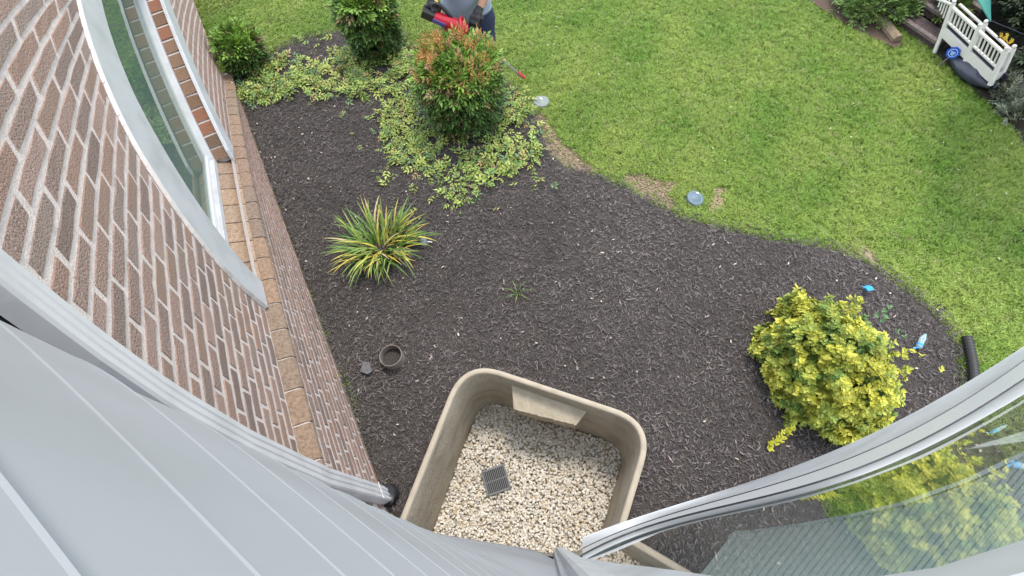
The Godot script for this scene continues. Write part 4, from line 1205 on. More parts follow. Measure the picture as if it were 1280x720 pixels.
func clippings() -> void:
	rng.seed = 12
	var regions := [[Vector2(-2.433, -4.37), Vector2(-2.109, -4.832), Vector2(-1.8, -4.696), Vector2(-1.832, -4.238), Vector2(-2.245, -4.166)],
		[Vector2(-1.844, -4.396), Vector2(-1.671, -4.667), Vector2(-1.381, -4.833), Vector2(-0.6863, -4.567), Vector2(-0.6208, -4.123), Vector2(-0.761, -3.98), Vector2(-1.117, -4.081), Vector2(-1.602, -4.188)],
		[Vector2(-0.976, -3.695), Vector2(-0.7976, -4.104), Vector2(-0.6044, -3.946), Vector2(-0.6624, -3.472), Vector2(0.0465, -3.126), Vector2(0.2751, -3.753), Vector2(0.4355, -3.396), Vector2(0.4158, -2.909), Vector2(0.1504, -2.823), Vector2(-0.1078, -2.695), Vector2(-0.2968, -2.5), Vector2(-0.4225, -2.625), Vector2(-0.5083, -2.908), Vector2(-0.822, -3.062)],
		[Vector2(-2.494, -4.22), Vector2(-2.174, -5.047), Vector2(-1.395, -5.278), Vector2(-0.5283, -4.725), Vector2(0.3655, -3.846), Vector2(0.5269, -2.98), Vector2(0.4657, -2.628), Vector2(-0.1061, -2.398), Vector2(-0.5646, -2.525), Vector2(-1.108, -2.98), Vector2(-1.259, -3.343), Vector2(-1.588, -3.935)]]
	var weight := [0.15, 0.24, 0.43, 0.18]
	var mesh := frond(2, 0.05, 0.036, 0.017)
	var spots := []
	var tints := []
	for r in 4:
		var poly := PackedVector2Array(regions[r])
		var lo := poly[0]
		var hi := poly[0]
		for p in poly:
			lo = lo.min(p)
			hi = hi.max(p)
		var want := int(6300 * weight[r])
		var n := 0
		while n < want:
			var p := random_in(lo, hi)
			n += 1
			if not in_poly(p, poly):
				if edge_distance(p, poly) > 0.3 * rng.randf() * rng.randf() * rng.randf():
					continue
			if r == 3 and rng.randf() < 0.6:
				continue
			if r < 3 and patch.get_noise_2d(p.x * 220, p.y * 220) < rng.randf_range(-0.42, 0.02):
				continue
			var s := rng.randf_range(0.5, 1.4)
			var heap := 0.03 if r < 3 else 0.0
			spots.append(Transform3D(Basis.from_euler(Vector3(rng.randf_range(-0.7, 0.7), rng.randf_range(0, TAU), rng.randf_range(-0.6, 0.6))) * s, lp(p, 0.026 + rng.randf() * heap)))
			var c := Color(0.19, 0.31, 0.06).lerp(Color(0.42, 0.46, 0.12), pow(rng.randf(), 1.2))
			if rng.randf() < 0.14:
				c = Color(0.14, 0.24, 0.1)
			elif rng.randf() < 0.08:
				c = Color(0.4, 0.3, 0.12)
			c *= rng.randf_range(0.75, 1.15)
			c.a = 1
			tints.append(c)
	scatter("cut_leaves", mesh, M.leaf, spots, tints).set_meta("label", "fresh yellow green leaf clippings strewn around the clipped shrubs")

# ---------------------------------------------------------------- person
# skeleton joints with radii; a smooth field round the bones is meshed cell by cell
func nets(st: SurfaceTool, bones: Array, cell: float, blend: float) -> void:
	var lo := Vector3.ONE * 1e9
	var hi := -lo
	for b in bones:
		for q in [[b[0], b[2]], [b[1], b[3]]]:
			lo = lo.min(q[0] - Vector3.ONE * (q[1] + cell * 3))
			hi = hi.max(q[0] + Vector3.ONE * (q[1] + cell * 3))
	var dims := Vector3i(((hi - lo) / cell).ceil()) + Vector3i.ONE
	var nx := dims.x
	var ny := dims.y
	var nz := dims.z
	var field := PackedFloat32Array()
	field.resize(nx * ny * nz)
	field.fill(1.0)
	var near := PackedInt32Array()
	near.resize(nx * ny * nz)
	var closest := PackedFloat32Array()
	closest.resize(nx * ny * nz)
	closest.fill(9.0)
	for bi in bones.size():
		var b: Array = bones[bi]
		var a: Vector3 = b[0]
		var d: Vector3 = b[1] - a
		var l2 := maxf(d.length_squared(), 1e-9)
		var rm := maxf(b[2], b[3]) + cell * 3 + blend
		var l := Vector3i(((a.min(b[1]) - Vector3.ONE * rm - lo) / cell).floor()).clamp(Vector3i.ZERO, dims - Vector3i.ONE)
		var h := Vector3i(((a.max(b[1]) + Vector3.ONE * rm - lo) / cell).ceil()).clamp(Vector3i.ZERO, dims - Vector3i.ONE)
		var squash: float = b[5] if b.size() > 5 else 1.0
		for z in range(l.z, h.z + 1):
			for y in range(l.y, h.y + 1):
				for x in range(l.x, h.x + 1):
					var p := lo + Vector3(x, y, z) * cell
					var t := clampf((p - a).dot(d) / l2, 0, 1)
					var e := p - a - d * t
					e.z *= squash
					var f := e.length() - lerpf(b[2], b[3], t)
					var at := (z * ny + y) * nx + x
					if f < closest[at]:
						closest[at] = f
						near[at] = bi
					var g := field[at]
					var k := maxf(blend - absf(f - g), 0.0) / blend
					field[at] = minf(f, g) - k * k * blend * 0.25
	var index := {}
	var verts := []
	var cols := []
	var step := [0, 1, nx, nx + 1, nx * ny, nx * ny + 1, nx * ny + nx, nx * ny + nx + 1]
	for z in nz - 1:
		for y in ny - 1:
			for x in nx - 1:
				var at := (z * ny + y) * nx + x
				var neg := 0
				for s in step:
					if field[at + s] < 0:
						neg += 1
				if neg == 0 or neg == 8:
					continue
				var sum := Vector3.ZERO
				var n := 0
				for c in 8:
					for ax in [1, 2, 4]:
						if c & ax:
							continue
						var f0 := field[at + step[c]]
						var f1 := field[at + step[c | ax]]
						if (f0 < 0) != (f1 < 0):
							var t := f0 / (f0 - f1)
							var q := Vector3(c & 1, (c >> 1) & 1, (c >> 2) & 1)
							q[0 if ax == 1 else (1 if ax == 2 else 2)] = t
							sum += q
							n += 1
				index[at] = verts.size()
				verts.append(lo + (Vector3(x, y, z) + sum / n) * cell)
				cols.append(bones[near[at]][4])
	for z in range(1, nz - 1):
		for y in range(1, ny - 1):
			for x in range(1, nx - 1):
				var at := (z * ny + y) * nx + x
				var inside := field[at] < 0
				for ax in 3:
					var o: int = [1, nx, nx * ny][ax]
					if inside == (field[at + o] < 0):
						continue
					var u: int = [nx, nx * ny, 1][ax]
					var v: int = [nx * ny, 1, nx][ax]
					var q := [at, at - u, at - u - v, at - v]
					if not inside:
						q.reverse()
					for k in [0, 1, 2, 0, 2, 3]:
						st.set_color(cols[index[q[k]]])
						st.add_vertex(verts[index[q[k]]])

func build_person() -> void:
	var shirt := Color(0.3, 0.36, 0.46)
	var shorts := Color(0.018, 0.026, 0.06)
	var skin := Color(0.46, 0.26, 0.17)
	var glove := Color(0.03, 0.03, 0.035)
	var hair := Color(0.09, 0.06, 0.04)
	var shoe := Color(0.05, 0.05, 0.05)
	var p := thing("person", "person in grey shirt and navy shorts kneeling behind the orange tipped shrub, trimming it", "person", Vector3(0, 0, 0.25))
	p.scale = Vector3.ONE * 1.075
	var st := st0()
	st.set_smooth_group(0)
	var hip := Vector3(-0.02, 0.50, -4.16)
	var chest := Vector3(-0.02, 0.9, -4.1)
	var neck := Vector3(-0.02, 1.1, -4.05)
	var head := Vector3(-0.02, 1.25, -4.0)
	var sl := Vector3(-0.2, 1.02, -4.08)
	var sr := Vector3(0.17, 1.02, -4.08)
	var el := Vector3(-0.35, 0.93, -4.02)
	var er := Vector3(0.245, 0.87, -4.06)
	var wl := Vector3(-0.275, 0.865, -3.9)
	var wr := Vector3(0.08, 0.695, -3.935)
	var b := [
		[hip + Vector3(-0.07, 0.12, 0), hip + Vector3(0.07, 0.12, 0), 0.135, 0.135, shirt, 1.1], [hip + Vector3(0, 0.13, 0.02), chest, 0.15, 0.16, shirt, 1.1], [chest + Vector3(-0.07, 0.04, 0), chest + Vector3(0.07, 0.04, 0), 0.13, 0.13, shirt, 1.1],
		[sl + Vector3(0.06, 0, 0), sl, 0.085, 0.075, shirt], [sr + Vector3(-0.06, 0, 0), sr, 0.085, 0.075, shirt], [sl, sl.lerp(el, 0.6), 0.072, 0.06, shirt], [sr, sr.lerp(er, 0.6), 0.072, 0.06, shirt],
		[hip + Vector3(-0.08, -0.02, 0), hip + Vector3(0.08, -0.02, 0), 0.135, 0.135, shorts, 1.1],
		[hip + Vector3(-0.1, -0.03, 0), Vector3(-0.17, 0.2, -4.04), 0.105, 0.085, shorts], [hip + Vector3(0.1, -0.03, 0), Vector3(0.1, 0.2, -4.04), 0.105, 0.085, shorts],
		[Vector3(-0.17, 0.2, -4.04), Vector3(-0.18, 0.075, -4.0), 0.07, 0.06, skin], [Vector3(0.1, 0.2, -4.04), Vector3(0.1, 0.075, -4.0), 0.07, 0.06, skin],
		[Vector3(-0.18, 0.07, -4.0), Vector3(-0.17, 0.08, -4.4), 0.058, 0.04, skin], [Vector3(0.1, 0.07, -4.0), Vector3(0.1, 0.08, -4.4), 0.058, 0.04, skin],
		[Vector3(-0.17, 0.09, -4.4), Vector3(-0.17, 0.04, -4.52), 0.045, 0.035, shoe], [Vector3(0.1, 0.09, -4.4), Vector3(0.1, 0.04, -4.52), 0.045, 0.035, shoe],
		[sl.lerp(el, 0.6), el, 0.047, 0.042, skin], [sr.lerp(er, 0.6), er, 0.047, 0.042, skin], [el, wl, 0.043, 0.03, skin], [er, wr, 0.043, 0.03, skin],
		[chest + Vector3(0, 0.12, 0), neck, 0.09, 0.06, shirt], [neck, head + Vector3(0, -0.05, -0.02), 0.055, 0.055, skin],
	]
	nets(st, b, 0.014, 0.05)
	var hb := [
		[head + Vector3(0, 0.03, -0.02), head + Vector3(0, -0.02, 0.0), 0.088, 0.08, skin, 0.88], [head + Vector3(0, -0.05, 0.03), head + Vector3(0, -0.085, 0.035), 0.055, 0.042, skin], [head + Vector3(0, -0.005, 0.095), head + Vector3(0, -0.035, 0.112), 0.008, 0.014, skin],
		[head + Vector3(-0.085, -0.01, -0.01), head + Vector3(-0.088, -0.045, -0.005), 0.016, 0.011, skin], [head + Vector3(0.085, -0.01, -0.01), head + Vector3(0.088, -0.045, -0.005), 0.016, 0.011, skin],
		[head + Vector3(-0.02, -0.068, 0.073), head + Vector3(0.02, -0.068, 0.073), 0.008, 0.008, Color(0.36, 0.15, 0.12)], [head + Vector3(-0.045, 0.02, 0.078), head + Vector3(-0.018, 0.022, 0.086), 0.008, 0.008, skin], [head + Vector3(0.045, 0.02, 0.078), head + Vector3(0.018, 0.022, 0.086), 0.008, 0.008, skin],
	]
	nets(st, hb, 0.006, 0.02)
	# gloved hands: palm, four fingers curled round the handles, thumb from the side of the palm
	for h in [[wl, Vector3(-0.255, 0.832, -3.85), Vector3(0.35, -0.2, 0.1)], [wr, Vector3(0.035, 0.665, -3.875), Vector3(-0.3, -0.1, 0.15)]]:
		var w0: Vector3 = h[0]
		var palm: Vector3 = h[1]
		var across := (h[2] as Vector3).normalized()
		var along := (palm - w0).normalized()
		across = (across - along * across.dot(along)).normalized()
		var down := along.cross(across).normalized()
		if down.y > 0:
			down = -down
		var hand := [[w0, w0.lerp(palm, 0.6), 0.031, 0.034, glove], [palm - across * 0.024, palm + across * 0.024, 0.022, 0.021, glove], [w0.lerp(palm, 0.5) - across * 0.015, w0.lerp(palm, 0.5) + across * 0.015, 0.024, 0.024, glove]]
		for f in 4:
			var len: float = [0.9, 1.0, 0.95, 0.75][f]
			var k0: Vector3 = palm + across * (-0.033 + 0.022 * f) + along * 0.014
			var k1 := k0 + along * 0.03 * len + down * 0.012
			var k2 := k1 + down * 0.028 * len + along * 0.004
			var k3 := k2 + down * 0.006 - along * 0.02 * len
			hand.append([k0, k1, 0.0105, 0.010, glove])
			hand.append([k1, k2, 0.010, 0.0092, glove])
			hand.append([k2, k3, 0.0092, 0.008, glove])
		var t0 := w0.lerp(palm, 0.55) - across * 0.03
		var t1 := t0 - across * 0.022 + along * 0.02 + down * 0.014
		var t2 := t1 + along * 0.022 + down * 0.024 + across * 0.006
		hand.append([t0, t1, 0.0135, 0.0115, glove])
		hand.append([t1, t2, 0.0115, 0.0095, glove])
		nets(st, hand, 0.0042, 0.008)
	part("body", done(st, true), M.cloth, p)
	var hs := st0()
	hs.set_smooth_group(0)
	nets(hs, [[head + Vector3(0, 0.055, -0.03), head + Vector3(0, 0.0, -0.055), 0.086, 0.08, hair, 0.9]], 0.01, 0.02)
	part("hair", done(hs, true), M.cloth, p)
	for s in [-1, 1]:
		var es := SphereMesh.new()
		es.radius = 0.011
		es.height = 0.022
		es.radial_segments = 12
		es.rings = 6
		part("eye", es, M.eye, p, Transform3D(Basis.IDENTITY, head + Vector3(s * 0.03, 0.003, 0.076)))
	# gold marks on the back of the glove
	var gs := st0()
	bar(gs, Vector3(-0.262, 0.872, -3.862), Vector3(-0.225, 0.848, -3.838), 0.016, 0.006)
	bar(gs, Vector3(-0.25, 0.856, -3.845), Vector3(-0.235, 0.838, -3.832), 0.01, 0.006)
	part("glove_patch", done(gs), M.gold, p)
	# hedge trimmer
	var h := thing("hedge_trimmer", "red hedge trimmer with black grip held over the orange tipped shrub", "hedge trimmer")
	var t0 := Vector3(-0.3622, 0.8514, -3.87)
	var t1 := Vector3(-0.0601, 0.6773, -3.82)
	var tip := Vector3(0.4143, 0.12, -3.821)
	var ax := (t1 - t0).normalized()
	var bs := st0()
	bs.set_smooth_group(0)
	tube(bs, [t0 + ax * 0.05, t0 + ax * 0.09, t0 + ax * 0.16, t0 + ax * 0.24, t0 + ax * 0.31, t1, t1 + ax * 0.02], [0.03, 0.047, 0.05, 0.056, 0.06, 0.052, 0.025], 14)
	part("motor_housing", done(bs, true), M.red, h)
	part("battery", bar_mesh(t0 - ax * 0.02, t0 + ax * 0.075, 0.085, 0.085, Vector3.UP, 0.2), M.black, h)
	part("side_panel", bar_mesh(t0 + ax * 0.06 + Vector3(0, -0.01, 0.05), t0 + ax * 0.17 + Vector3(0, -0.01, 0.052), 0.012, 0.035), M.panel, h)
	var hp := []
	var hr := []
	for i in 9:
		var f := i / 8.0
		hp.append(t0 + ax * (0.04 + 0.2 * f) + Vector3(0, 0.045 + 0.075 * sin(PI * f), -0.01))
		hr.append(0.016)
	part("rear_grip", tube_mesh(hp, hr, 10), M.black, h)
	hp = []
	hr = []
	var sd := ax.cross(Vector3.UP).normalized()
	for i in 13:
		var f := PI * i / 12.0
		hp.append(t1 - ax * 0.03 + sd * 0.09 * cos(f) + Vector3(0, 0.085 * sin(f), 0))
		hr.append(0.011)
	part("front_loop", tube_mesh(hp, hr, 10), M.red, h)
	var bd := (tip - t1).normalized()
	part("blade_bar", bar_mesh(t1, tip - bd * 0.02, 0.03, 0.008), M.steel, h)
	var ts := st0()
	var n := int((tip - t1).length() / 0.03)
	var bn := bd.cross(Vector3.UP).normalized()
	for i in n:
		var q := t1 + bd * 0.03 * (i + 0.5)
		for s in [-1, 1]:
			tri(ts, q - bd * 0.009 + bn * s * 0.014, q + bd * 0.009 + bn * s * 0.014, q + bn * s * 0.034)
	part("blade_teeth", done(ts), M.steel, h)
	var tg := st0()
	tube(tg, [tip - bd * 0.1, tip - bd * 0.01, tip], [0.014, 0.016, 0.008], 10)
	part("tip_guard", done(tg), M.red, h)

# ---------------------------------------------------------------- small things on the ground
func build_small_things() -> void:
	rng.seed = 400
	# two flat round lids at the bed edge
	for q in [[Vector3(0.5333, 0, -3.609), "flat grey green round lid on the lawn edge beside the clippings", 0.075, "lid_a"], [Vector3(1.57, 0, -2.253), "flat blue grey oval lid lying at the edge of the grass", 0.07, "lid_b"]]:
		var l := thing("valve_lid", q[1], "lid", q[0] + Vector3(0, 0.012, 0), 0.0, "round lids along the bed edge")
		var r: float = q[2]
		part("cover", lathe([Vector2(0, 0.012), Vector2(r * 0.55, 0.011), Vector2(r * 0.62, 0.007), Vector2(r * 0.68, 0.01), Vector2(r * 0.94, 0.007), Vector2(r, 0.002), Vector2(r, -0.02)]), M.lid if q[3] == "lid_a" else M.lid_blue, l)
		if q[3] == "lid_a":
			part("painted_glint", bar_mesh(Vector3(-0.005, 0.014, -0.03), Vector3(0.012, 0.014, -0.012), 0.016, 0.004), M.white, l)  # white bar stands in for a bright reflection on the lid
		else:
			l.rotation = Vector3(0.18, 0.4, -0.1)
			part("white_bar", bar_mesh(Vector3(0.03, 0.012, -0.035), Vector3(0.045, 0.012, -0.02), 0.01, 0.005), M.white, l)  # small white bar near the rim
	# open upright pipe
	var pipe := thing("drain_pipe", "open grey brown plastic pipe end standing in the mulch", "pipe", Vector3(-0.9044, 0, -1.27))
	part("tube", lathe([Vector2(0.078, -0.16), Vector2(0.079, 0.092), Vector2(0.0788, 0.098), Vector2(0.0745, 0.098), Vector2(0.074, 0.092), Vector2(0.072, -0.16)], 32), M.pipe, pipe)
	part("fill", lathe([Vector2(0, 0.036), Vector2(0.04, 0.034), Vector2(0.0735, 0.032)], 20), M.mulch, pipe)
	# grey slate chip
	var chip := st0()
	var cp: Array = [Vector3(-1.14, 0, -1.212), Vector3(-1.112, 0, -1.273), Vector3(-1.071, 0, -1.267), Vector3(-1.048, 0, -1.192), Vector3(-1.082, 0, -1.179)]
	for i in range(1, 4):
		tri(chip, cp[0] + Vector3(0, 0.03, 0), cp[i] + Vector3(0, 0.05, 0), cp[i + 1] + Vector3(0, 0.045, 0))
	for i in 5:
		quad(chip, cp[i] + Vector3(0, 0.035, 0), cp[(i + 1) % 5] + Vector3(0, 0.035, 0), cp[(i + 1) % 5] + Vector3(0, 0.005, 0), cp[i] + Vector3(0, 0.005, 0))
	tag(part("slate_chip", done(chip), M.slate), "flat grey slate chip lying beside the open pipe", "stone")
	# small spray head by the leafy clump
	var sp := thing("sprinkler_head", "small round grey sprinkler head beside the daylily clump", "sprinkler head", Vector3(-0.6466, 0, -2.219))
	part("cap", lathe([Vector2(0, 0.05), Vector2(0.02, 0.05), Vector2(0.03, 0.044), Vector2(0.032, 0.0)], 18), M.lid, sp)
	part("nozzle", bar_mesh(Vector3(0.035, 0.03, 0.004), Vector3(0.07, 0.02, 0.01), 0.008, 0.008), M.white, sp)
	# blue tags and the clear bottle
	var t1 := thing("blue_tag", "small bright blue plastic tag at the top of the yellow shrub", "tag", Vector3(2.462, 0, -1.252))
	var ts := st0()
	for k in 5:
		var f := k / 4.0
		var a0 := f * 1.6
		quad(ts, Vector3(-0.025, 0.04 + 0.03 * sin(a0), -0.02 + 0.04 * f), Vector3(0.02, 0.04 + 0.03 * sin(a0 + 0.3), -0.02 + 0.04 * f), Vector3(0.025, 0.04 + 0.03 * sin(a0 + 0.6), -0.01 + 0.04 * f), Vector3(-0.02, 0.04 + 0.03 * sin(a0 + 0.3), -0.01 + 0.04 * f))
	part("flap", done(ts), M.blue, t1)
	part("stake", bar_mesh(Vector3(0, 0, 0), Vector3(0, 0.06, 0), 0.008, 0.008), M.blue, t1)
	var bt := thing("plastic_bottle", "clear crumpled plastic bottle with a blue band lying on the mulch", "bottle", Vector3(2.622, 0, -0.8222) + Vector3(0, 0.035, 0), 0.75)
	bt.scale = Vector3.ONE * 0.75
	part("body", tube_mesh([Vector3(-0.07, 0, 0), Vector3(-0.06, 0, 0), Vector3(-0.01, 0.002, 0), Vector3(0.04, 0, 0), Vector3(0.08, 0, 0.004), Vector3(0.1, 0, 0.005)], [0.015, 0.026, 0.024, 0.026, 0.014, 0.01], 14), M.clear, bt)
	part("band", tube_mesh([Vector3(-0.045, 0, 0), Vector3(-0.025, 0.001, 0)], [0.0275, 0.0265], 14), M.blue, bt)
	part("strap", bar_mesh(Vector3(-0.04, 0.0, 0.02), Vector3(-0.09, -0.01, -0.03), 0.012, 0.004), M.blue, bt)
	# black corrugated pipe at the bed tip
	var hose := thing("corrugated_pipe", "black corrugated drain pipe along the edge of the bed", "pipe")
	var pts := []
	var rad := []
	var h0 := Vector3(2.922, -0, -0.8081)
	var h1 := Vector3(2.735, 0, -0.4241)
	for i in 81:
		var f := i / 80.0
		pts.append(h0.lerp(h1, f) + Vector3(0.02 * sin(f * 2.6), 0.035, 0))
		rad.append(0.027 + (0.004 if i % 4 < 2 else 0.0))
	part("tube", tube_mesh(pts, rad, 16, false), M.black, hose)
	# weed in the middle of the bed
	var wd := thing("weed_sprig", "thin pale green weed sprig in the middle of the mulch", "plant", Vector3(0.0342, 0, -1.641))
	for k in 7:
		var a := k * 0.9
		part("blade", tube_mesh([Vector3.ZERO, Vector3(cos(a) * 0.05, 0.05, sin(a) * 0.05), Vector3(cos(a) * 0.12, 0.05, sin(a) * 0.1)], [0.003, 0.003, 0.0012], 5), M.blade_green[k % 3], wd)
	# loose pale bits, too small to tell apart
	var spots := []
	var tints := []
	for i in 240:
		var p := random_in(Vector2(-2.2, -4.2), Vector2(2.9, -0.2))
		if not in_poly(p, bed) or in_poly(p, well_out):
			continue
		spots.append(Transform3D(Basis.from_euler(Vector3(rng.randf_range(-0.5, 0.5), rng.randf_range(0, TAU), 0)).scaled_local(Vector3(rng.randf_range(0.006, 0.016), 0.004, rng.randf_range(0.004, 0.009))), lp(p, mulch_height(p) + 0.014)))
		tints.append(Color(0.42, 0.36, 0.3) * rng.randf_range(0.5, 1.4))
	for i in 60:
		var p := random_in(Vector2(0.4, -6.5), Vector2(5.5, -1.0))
		if in_poly(p, bed):
			continue
		spots.append(Transform3D(Basis.from_euler(Vector3(rng.randf_range(-0.5, 0.5), rng.randf_range(0, TAU), 0)).scaled_local(Vector3(rng.randf_range(0.005, 0.014), 0.003, 0.005)), lp(p, 0.028)))
		tints.append(Color(0.6, 0.58, 0.4))
	scatter("leaf_litter", stone_mesh(0.4, 0.8), M.stone, spots, tints).set_meta("label", "pale dry flecks scattered over mulch and lawn")
	for q in soil:
		var cs := []
		var ct := []
		var lo: Vector2 = q[0]
		var hi: Vector2 = q[0]
		for p in q:
			lo = lo.min(p)
			hi = hi.max(p)
		for i in 700:
			var p := random_in(lo, hi)
			if not in_poly(p, q):
				continue
			var s := rng.randf_range(0.003, 0.011)
			cs.append(Transform3D(Basis.from_euler(Vector3(0, rng.randf_range(0, TAU), 0)) * s, lp(p, -0.01)))
			ct.append(Color(0.3, 0.235, 0.15) * rng.randf_range(0.6, 1.3))
		scatter("soil_crumbs", stone_mesh(0.6, 0.8), M.stone, cs, ct)

# ---------------------------------------------------------------- far corner: steps, deck, trees
func build_far_corner() -> void:
	rng.seed = 808
	var P0 := Vector3(4.221, 0, -3.461)
	var E := Vector3(0.1327, 0, 0.9912)
	var Q := Vector3(-0.9912, 0, 0.1327)
	var dp := func(a: float, h: float, off := 0.0) -> Vector3:
		return P0 + E * a + Q * off + Vector3(0, h, 0)
	var d := thing("white_deck", "white railed garden deck beyond the lawn, beside the timber steps", "deck")
	# lean: uprights tilt a little along the front
	var up := func(a: float, h: float, off := 0.0) -> Vector3:
		return dp.call(a - 0.42 * (h - 0.12) - 0.0, h - 0.03 * a, off)
	var fl := st0()
	var f0: Vector3 = up.call(-0.08, 0.175)
	var f1: Vector3 = up.call(0.55, 0.175)
	quad(fl, f0, f1, f1 - Q * 0.08, f0 - Q * 0.08)
	quad(fl, f0 - Vector3(0, 0.05, 0), f1 - Vector3(0, 0.05, 0), f1 - Q * 0.08 - Vector3(0, 0.05, 0), f0 - Q * 0.08 - Vector3(0, 0.05, 0))
	part("floor", done(fl), M.deck_dark, d)
	part("fascia", bar_mesh(up.call(-0.07, 0.165, 0.012), up.call(0.56, 0.165, 0.012), 0.015, 0.075), M.deck_white, d)
	part("fascia", bar_mesh(up.call(0.56, 0.165, 0.012), up.call(0.56, 0.165, -0.07), 0.015, 0.075), M.deck_white, d)
	part("painted_shadow_gap", bar_mesh(up.call(-0.05, 0.222, 0.0), up.call(0.54, 0.222, 0.0), 0.012, 0.022), M.deck_dark, d)  # solid dark bar stands in for the shadow below the lower rail
	part("rail", bar_mesh(up.call(-0.08, 0.345, 0.008), up.call(0.56, 0.345, 0.008), 0.026, 0.018), M.deck_white, d)
	part("rail", bar_mesh(up.call(-0.08, 0.24, 0.008), up.call(0.56, 0.24, 0.008), 0.02, 0.014), M.deck_white, d)
	part("rail", bar_mesh(up.call(-0.08, 0.345, -0.07), up.call(0.56, 0.345, -0.07), 0.02, 0.014), M.deck_white, d)
	part("rail", bar_mesh(up.call(0.56, 0.345, 0.0), up.call(0.56, 0.345, -0.07), 0.02, 0.014), M.deck_white, d)
	part("rail", bar_mesh(up.call(0.56, 0.24, 0.0), up.call(0.56, 0.24, -0.07), 0.018, 0.012), M.deck_white, d)
	for q in [[-0.07, 0.0], [0.26, 0.0], [0.57, 0.0], [0.24, -0.07], [0.57, -0.07]]:
		var b0 := 0.115 if q[1] == 0.0 else 0.2
		part("post", bar_mesh(up.call(q[0], b0, q[1] + 0.01), up.call(q[0], 0.37, q[1] + 0.01), 0.032, 0.032, E), M.deck_white, d)
		var cap := SphereMesh.new()
		cap.radius = 0.017
		cap.height = 0.03
		cap.radial_segments = 12
		cap.rings = 6
		part("post_cap", cap, M.deck_white, d, Transform3D(Basis.IDENTITY, up.call(q[0], 0.385, q[1] + 0.01)))
	for k in 15:
		var a := -0.035 + k * 0.0395
		if absf(a - 0.26) < 0.018:
			continue
		part("baluster", bar_mesh(up.call(a, 0.24, 0.008), up.call(a, 0.345, 0.008), 0.011, 0.011, E), M.deck_white, d)
	for k in 1:
		part("baluster", bar_mesh(up.call(0.57, 0.24, -0.02 - k * 0.035), up.call(0.57, 0.345, -0.02 - k * 0.035), 0.01, 0.01, E), M.deck_white, d)
	# stair side: rail sloping down with its own balusters, and the white stringer
	part("stair_stringer", bar_mesh(up.call(-0.07, 0.15, 0.01), dp.call(-0.02, 0.0, 0.02), 0.02, 0.03, E), M.deck_white, d)
	part("stair_rail", bar_mesh(up.call(-0.09, 0.35, 0.0), Vector3(4.172, 0.3104, -3.828), 0.02, 0.014), M.deck_white, d)
	for k in 5:
		var a := -0.1 - k * 0.03
		part("baluster", bar_mesh(up.call(a, 0.22 + 0.012 * k, 0.0), up.call(a, 0.35 + 0.012 * k, 0.0), 0.01, 0.01, E), M.deck_white, d)
	# under the deck: near-black board stands in for the shade
	part("shade_board", bar_mesh(up.call(-0.05, 0.07, -0.12), up.call(0.55, 0.07, -0.12), 0.02, 0.2), M.deck_dark, d)
	# blue lawn sign on a stake
	var sg := thing("yard_sign", "small round blue sign on a stake under the corner of the white deck", "sign", Vector3(4.151, 0, -3.308), 0.0)
	var to := (Vector3(0, 1.0, 0) - sg.position)
	to.y = 0.5
	to = to.normalized()
	var bz := Basis.looking_at(-to, Vector3.UP)
	part("stake", bar_mesh(Vector3.ZERO, Vector3(0.03, 0.09, 0.0), 0.008, 0.008), M.steel, sg)
	var oct := CylinderMesh.new()
	oct.top_radius = 0.052
	oct.bottom_radius = 0.052
	oct.height = 0.012
	oct.radial_segments = 8
	var face := Transform3D(bz * Basis(Vector3.RIGHT, PI / 2), Vector3(0.035, 0.125, 0.0))
	part("panel", oct, M.sign_blue, sg, face)
	var ring := TorusMesh.new()
	ring.inner_radius = 0.032
	ring.outer_radius = 0.037
	ring.ring_segments = 6
	ring.rings = 8
	part("white_ring", ring, M.sign_light, sg, Transform3D(face.basis, face.origin + to * 0.006))
	var lt := st0()
	for q in [[-0.02, 0.008, 0.02, 0.008], [-0.016, -0.004, 0.016, -0.004], [-0.01, -0.015, 0.012, -0.015]]:
		bar(lt, Vector3(q[0], q[1], 0), Vector3(q[2], q[3], 0), 0.004, 0.006)
	part("white_lines", done(lt), M.sign_light, sg, Transform3D(bz, face.origin + to * 0.0085))
	# dark bag
	var bg := thing("dark_bag", "dark blue grey filled bag lying on the ground under the white deck", "bag", Vector3(4.276, -0, -3.106), 0.25)
	var bs := st0()
	bs.set_smooth_group(0)
	var rows := []
	for i in 15:
		var f := i / 14.0
		var row := []
		var r := 0.085 * pow(sin(PI * clampf(f, 0.03, 0.97)), 0.55)
		for k in 19:
			var a := TAU * k / 18.0
			var rr := r * (1.0 + 0.2 * fine.get_noise_3d(f * 260, cos(a) * 80, sin(a) * 80))
			row.append(Vector3(cos(a) * rr, 0.065 + sin(a) * rr * 0.75, (f - 0.5) * 0.42))
		rows.append(row)
	loft_into(bs, rows)
	part("sack", done(bs, true), M.bag, bg)
	part("knot", tube_mesh([Vector3(0, 0.07, 0.19), Vector3(0.01, 0.085, 0.225), Vector3(0.0, 0.09, 0.25)], [0.03, 0.014, 0.03], 8), M.bag, bg)
	# timber steps climbing away from the lawn
	var sd := thing("timber_steps", "weathered plum brown timber steps rising beside the white deck", "steps")
	var s0 := Vector3(4.056, 0, -4.024)
	var s1 := Vector3(4.223, 0, -3.507)
	var along := (s1 - s0).normalized()
	var into := Vector3(along.z, 0, -along.x)
	if into.dot(s0) < 0:
		into = -into
